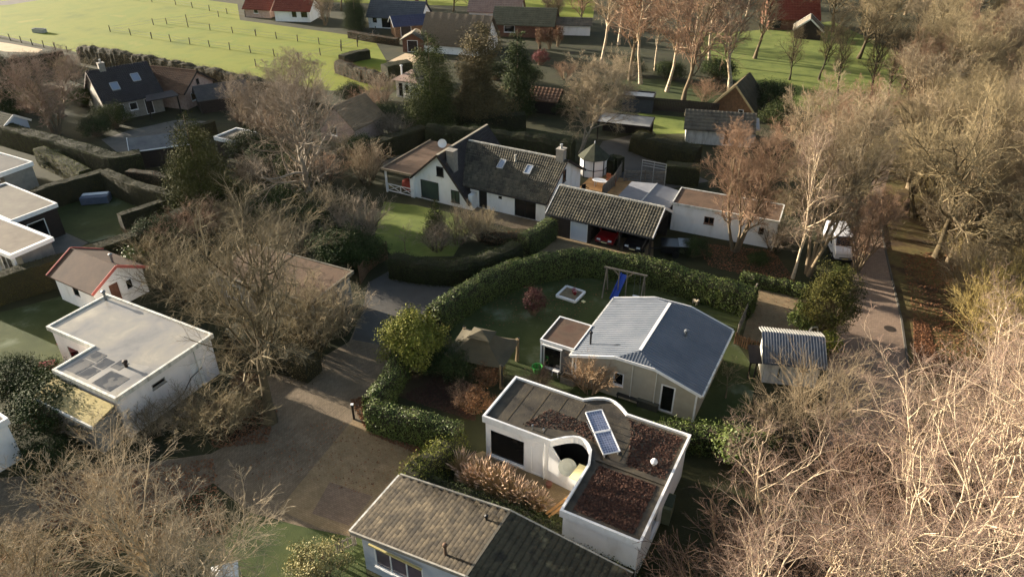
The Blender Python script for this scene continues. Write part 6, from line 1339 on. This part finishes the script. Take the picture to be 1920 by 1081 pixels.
fill = [(455, 235, 'r', 'dark shrub left of the grey bare tree by the slate shed'), (500, 250, 't', 'twiggy shrub below the grey bare tree'), (470, 300, 'e', 'dark bush behind the white-edged shed'), (545, 290, 't', 'twiggy shrub left of the pale tree trunk'), (560, 340, 'e', 'dark bush at the left foot of the pale tree'), (640, 290, 't', 'twiggy shrub in front of the greenhouse'), (680, 300, 'e', 'dark bush right of the greenhouse'), (700, 215, 't', 'twiggy shrub behind the tan-roofed cottage'), (660, 190, 'e', 'dark bush at the pasture corner'), (590, 195, 't', 'twiggy shrub on the pasture edge'), (530, 190, 'e', 'dark bush on the pasture edge near the annex'), (460, 175, 't', 'twiggy shrub right of the brown annex'), (720, 190, 't', 'brown shrub left of the white garden pavilion'), (30, 160, 'e', 'dark bush at the far left below the clipped hedge end'), (60, 210, 't', 'twiggy shrub left of the purplish tree'), (10, 200, 'e', 'dark bush at the left edge above the tall hedge'), (160, 200, 'e', 'dark bush right of the purplish tree'), (140, 150, 't', 'twiggy shrub behind the purplish tree'), (50, 130, 't', 'twiggy shrub near the sand path'), (215, 240, 'e', 'small dark bush at the pale brick house corner'),
        (430, 380, 'e', 'dark bush right of the cone-shaped conifer'), (475, 345, 't', 'twiggy shrub right of the cone-shaped conifer'), (390, 440, 't', 'twiggy shrub below the cone-shaped conifer'), (480, 400, 'e', 'dark bush above the big bare tree crown'), (300, 470, 'e', 'dark bush left of the white cabinet'), (260, 480, 't', 'twiggy shrub along the long clipped hedge'), (930, 150, 'e', 'dark bush under the brown larch'), (985, 165, 'e', 'dark bush beside the brown hut'), (1060, 150, 't', 'twiggy shrub below the topiary cones'), (1110, 190, 'e', 'dark bush left of the blue-grey store'), (1060, 215, 'e', 'dark bush right of the brown hut'), (1320, 190, 't', 'twiggy shrub left of the thatched hut'), (1460, 240, 'e', 'dark bush right of the pale summer hut'), (1440, 290, 't', 'twiggy shrub right of the broad rounded hedge'), (1400, 350, 't', 'russet shrub behind the long white shed'), (1480, 400, 't', 'russet shrub left of the tall tan tree'), (1450, 470, 't', 'russet shrub at the right end of the long white shed')]
for k, (px, py, q, lb) in enumerate(fill):
    if q == 'e': put('evergreen_bush', ev, P(px, py), 2.2 + (k * 7 % 5) * .25, lb, 'bush', parts=LF, wide=1.2, mats=(None, (leafD, leafY, leafV)[k % 3]))
    else: put('twiggy_shrub', (scrub1, scrub2, scrub3)[k % 3], P(px, py), 2.4 + (k * 7 % 5) * .3, lb, 'shrub', parts=SH, wide=1.25, mats=(None, (twG, twR, twO)[k % 3]))
put('golden_shrub', leafy_bush(36, 1.9, 1.8, 4.2, leafG, .14, 190, 80, .42), P(778, 690), 4.4, 'large round golden-green shrub at the end of the laurel hedge', 'shrub', parts=LF)
put('laurel_shrub', leafy_bush(37, 1.2, 1.0, 2.2, leafL, .2, 60, 45, .35), P(262, 515), 2.4, 'bright green laurel shrub behind the small brown cottage', 'shrub', parts=LF)
put('red_shrub', leafy_bush(38, .7, .7, 2.0, M('wine_twigs', [(66, 36, 34), (90, 52, 46)], .8, .85, island=.3), .1, 60, 40, .25), P(1000, 590), 2.3, 'dark wine-red cone shrub on the chalet lawn', 'shrub', parts=LF)
put('bare_shrub', bare_shrub(39, 1.7, 2.8, M('pale_stem', [(138, 114, 86), (166, 140, 108)], 2, .8), M('pale_orange_twig', [(136, 112, 86), (164, 138, 108)], .8, .8, island=.2), 30, 7, 6, .009), P(1105, 735), 2.9, 'pale orange bare shrub in front of the chalet wall', 'shrub', parts=SH)
put('fruit_tree', bare_tree(40, 3, .05, barkT, twO, n1=10, l1=.35, n2=4, n3=3, n4=2, tw=.008, t0=.3), P(1360, 745), 3.0, 'small young bare fruit tree right of the chalet', 'tree')
put('fruit_tree', bare_tree(41, 3, .05, barkT, twG, n1=10, l1=.35, n2=4, n3=3, n4=2, tw=.008, t0=.3), P(760, 470), 3.0, 'small young bare tree on the white house lawn', 'tree')
for k, (px, py, lb) in enumerate(((895, 770, 'russet shrub left of the flat bungalow roof corner'), (915, 720, 'brown shrub behind the flat bungalow'), (870, 760, 'brown twiggy shrub in the brown bed'), (1010, 725, 'low brown shrub between the annex and the bungalow'))): put('copper_shrub', cop if k < 2 else scrub3, P(px, py), 1.7, lb, 'shrub', parts=LF if k < 2 else SH, rot=k)
# ================================================================== evergreens
co1 = conifer(51, 11, 2.6, leafY, .15, 420, 90, lambda t: min(1, (1 - t) ** .55 * 1.02) * (1 if t > .1 else .8 + 2 * t), clump_r=.6)
put('conifer', co1, P(812, 244), 12.2, 'tall dense dark green conifer behind the white house', 'tree', wide=1.12)
co2 = conifer(52, 9.4, 2.7, leafY, .14, 400, 90, lambda t: (1 - t) ** .6, clump_r=.6)
put('conifer', co2, P(388, 398), 10.4, 'broad cone-shaped conifer at the end of the long clipped hedge', 'tree', wide=1.05, mats=(None, M('conifer_olive', [(52, 56, 26), (78, 78, 38)], .7, .8, island=.35, spec=.08)))
co3 = conifer(53, 13, 2.4, leafW, .16, 340, 75, lambda t: (1 - t) ** .4 * (.6 + .4 * math.sin(9 * t)), clump_r=.7, base=.2)
put('conifer', co1, P(4, 218), 7.6, 'dark evergreen tree at the left edge beside the purplish bare tree', 'tree', wide=1.4, mats=(None, leafD)); put('conifer', co1, P(2, 168), 7.0, 'dark evergreen tree at the left edge behind the tall hedge', 'tree', wide=1.4, mats=(None, leafD), rot=2)
put('larch_tree', co3, P(905, 240), 13.0, 'tall brown larch right of the dense conifer', 'tree', wide=1.5); put('larch_tree', co3, P(880, 238), 9.5, 'shorter brown larch between the conifer and the tall larch', 'tree', rot=2, wide=1.35)
put('conifer', conifer(54, 12, 1.9, leafD, .22, 260, 60, lambda t: (1 - t) ** .5, clump_r=.55), P(970, 215), 11.5, 'narrow dark conifer right of the brown larch', 'tree', wide=1.1)
put('conifer', co1, P(668, 55), 8.5, 'lone dark conifer beside the far white bungalow', 'tree', mats=(None, leafD))
put('young_fir', conifer(55, 3.6, .95, leafY, .13, 110, 40, lambda t: (1 - t) ** .9, clump_r=.28, trunk_r=.05), P(818, 442), 3.9, 'slim young fir on the white house lawn', 'tree')
eg = leafy_bush(56, 1.9, 1.9, 5.0, leafC, .11, 210, 80, .42)
put('evergreen_tree', eg, P(1540, 634), 5.6, 'tall rounded yellow-green evergreen beside the right lane', 'tree', parts=LF, wide=.9, mats=(None, leafC)); put('evergreen_tree', eg, P(1566, 556), 2.8, 'rounded evergreen behind the tall one beside the lane', 'tree', parts=LF, rot=2, wide=.85, mats=(None, leafY))
put('laurel_shrub', leafy_bush(57, 1.1, 1.1, 2.4, leafL, .18, 70, 45, .32), P(1506, 622), 2.5, 'glossy laurel shrub at the corner of the brick parking', 'shrub', parts=LF)
put('laurel_shrub', leafy_bush(58, .7, .7, 1.9, leafG, .13, 50, 40, .25), P(1550, 668), 2.0, 'small yellow-green bush right of the blue-roofed shed', 'shrub', parts=LF)
put('laurel_shrub', leafy_bush(59, 1.6, 1.5, 2.0, M('grey_green_leaf', [(112, 108, 66), (150, 140, 92)], .8, .7, island=.3), .1, 90, 60, .3), P(602, 1085), 2.0, 'round grey-green bush at the bottom edge beside the nearest house', 'shrub', parts=LF)
put('laurel_shrub', leafy_bush(60, 1.3, 1.2, 2.2, leafL, .17, 70, 45, .35), (13.3, 31.6), 2.2, 'glossy green shrub at the right end of the bungalow hedge', 'shrub', parts=LF)
# far background trees
for k, (px, py, h, pr, mt, lb) in enumerate(((610, 48, 9, vase2, (None, twG), 'pale bare tree right of the far red-roofed house'), (640, 20, 10, oak2, (None, twT), 'bare tree behind the lone far conifer'), (560, 8, 9, oak2, (None, twR), 'bare tree behind the far red-roofed house'), (720, 6, 10, oak1, (None, twR), 'bare tree above the far white bungalow'), (800, 10, 11, oak2, (None, twO), 'bare tree right above the far white bungalow'), (850, 22, 10, oak1, (None, twO), 'bare olive tree at the top edge, left of the pink-roofed house'), (1030, 36, 9, vase2, (None, twG), 'small bare tree at the far field'), (1045, 40, 8, vase2, (None, twT), 'second small bare tree at the far field'), (1090, 60, 12, oak2, (None, twR), 'bare tree right of the low white-fronted shed'), (960, 4, 9, oak1, (None, twO), 'bare tree at the very top above the far field'), (1560, 60, 15, oak2, (None, twO), 'bare tree right of the red barn'), (1610, 110, 15, oak1, (None, twO), 'tall bare tree at the upper edge of the far lawn'), (1700, 130, 14, oak2, (None, twT), 'tall bare tree right of the far lawn'), (1400, 30, 14, beech1, (None, twR), 'bare tree left of the red barn'), (1530, 20, 16, oak1, (None, twO), 'bare tree behind the red barn'))):
    put('bare_tree', pr, P(px, py), h, lb, mats=mt, group='far background trees', rot=k)
rgb_ = random.Random(8)
for k in range(16):
    x = -70 + k * 13 + rgb_.uniform(-3, 3); y = rgb_.uniform(178, 196)
    put('bare_tree', (oak2, oak1, beech1)[k % 3], (x, y), rgb_.uniform(12, 16), 'distant bare tree in the row at the top edge', group='row of trees beyond the far field', rot=k, mats=((None, twR), (None, twO), (None, twT))[k % 3])

# ================================================================== dry grass and fallen leaves
def grass_clump(label, xy, h, r, n, seed, mat):
    rng = np.random.default_rng(seed); o = thing('ornamental_grass', label, 'grass', (*xy, 0), 0, 'dry ornamental grasses')
    az = rng.random(n) * 6.28; sp = rng.random(n) * .6; b = np.stack([np.cos(az), np.sin(az), 0 * az], -1) * r * .3 * rng.random((n, 1)); d = norm(np.stack([np.cos(az) * sp, np.sin(az) * sp, np.ones(n)], -1)); q = [b]; p = b
    for k in range(3): p = p + d * (h * rng.uniform(.7, 1.1, n) / 3)[:, None]; q.append(p); d = norm(d + np.stack([np.cos(az), np.sin(az), -np.ones(n)], -1) * .14)
    P_ = np.stack(q, 1); meshobj('blades', *tubes(P_, np.tile(np.array([[.012, .011, .009, .004]]), (n, 1)), 3), mat, o)
    k = n // 5; top = P_[:k, -1]; dr = norm(P_[:k, -1] - P_[:k, -2]); pl = np.stack([top - dr * .15, top + dr * .1, top + dr * .3], 1); meshobj('plumes', *tubes(pl, np.tile(np.array([[.015, .035, .006]]), (k, 1)), 4), M('pale_plume', [(176, 146, 120), (206, 180, 152)], 2, .9, island=.2), o)
for k, (px, py, h, lb) in enumerate(((862, 885, 1.3, 'dry reddish grass clump left in the bungalow garden'), (905, 905, 1.5, 'dry grass clump second from left in the bungalow garden'), (930, 925, 1.7, 'tall dry grass clump in the middle of the bungalow garden'), (960, 940, 1.5, 'dry grass clump right of the tall one'), (985, 945, 1.2, 'golden dry grass clump near the leaning planks'), (1010, 955, 1.0, 'low golden grass clump beside the leaning planks'), (885, 912, 1.2, 'low dry grass clump by the ivy hedge'), (945, 905, 1.0, 'small dry grass tuft near the bungalow wall'))): grass_clump(lb, P(px, py), h, .7, 260, 70 + k, drygrass)
litter('leaf_litter_verge', 'drift of orange fallen leaves on the verge right of the lane', PH([(1712, 600), (1740, 605), (1760, 680), (1715, 680)], 0), 3500, .14, litterm, .012, 11)
litter('leaf_litter_wood', 'fallen leaves under the trees of the right-hand wood', PH([(1690, 480), (1900, 450), (1919, 700), (1790, 760), (1730, 700)], 0), 6000, .16, litterm, .012, 12)
litter('leaf_litter_tree', 'fallen leaves round the foot of the big bare tree', PH([(380, 760), (470, 740), (520, 770), (500, 830), (400, 840)], 0), 2600, .13, litterm, .016, 13)
litter('leaf_litter_hedge', 'fallen leaves along the foot of the laurel hedge at the lane bend', PH([(655, 750), (690, 740), (700, 800), (790, 840), (780, 850), (690, 812)], 0), 1500, .12, litterm, .016, 14)
litter('leaf_litter_shed', 'brown fallen leaves in front of the long white shed', PH([(1300, 455), (1450, 470), (1500, 540), (1330, 500)], 0), 3000, .14, litterm, .012, 15)
litter('leaf_litter_bed', 'brown fallen leaves on the bed behind the lane hedge', PH([(750, 745), (830, 700), (905, 735), (890, 790)], 0), 3000, .12, rooflitter, .012, 16)
litter('leaf_litter_corner', 'fallen leaves between the lower left trees', PH([(60, 900), (400, 860), (430, 1000), (100, 1060)], 0), 4000, .13, litterm, .012, 17)

litter('leaf_litter_lawn', 'scattered fallen leaves on the chalet lawn', PH([(900, 560), (1000, 530), (1180, 530), (1140, 550), (1080, 600), (1000, 600), (900, 620)], 0), 500, .11, litterm, .012, 18)
litter('leaf_litter_lane', 'scattered fallen leaves along the edges of the lane', PH([(500, 800), (640, 790), (780, 850), (700, 930), (560, 900), (430, 900)], 0), 700, .1, litterm, .022, 19)
litter('leaf_litter_drive', 'scattered fallen leaves on the brick parking', PH([(1420, 545), (1520, 560), (1500, 640), (1400, 630)], 0), 350, .1, litterm, .016, 20)

# ================================================================== winter air
hz = MB().box(-420, -60, -1, 420, 420, 40).build('haze', M('unused_haze', [(255, 255, 255)]))
hm = bpy.data.materials.new('thin_haze'); hm.use_nodes = True; hn = hm.node_tree
for n in list(hn.nodes):
    if n.type != 'OUTPUT_MATERIAL': hn.nodes.remove(n)
pvn = hn.nodes.new('ShaderNodeVolumePrincipled'); pvn.inputs['Color'].default_value = (.86, .88, .92, 1); pvn.inputs['Density'].default_value = .00002; pvn.inputs['Anisotropy'].default_value = .2
hn.links.new(pvn.outputs[0], hn.nodes['Material Output'].inputs['Volume'])
hz.data.materials[0] = hm; hz['kind'] = 'stuff'; hz['label'] = 'thin winter haze over the gardens and fields'; hz['category'] = 'haze'
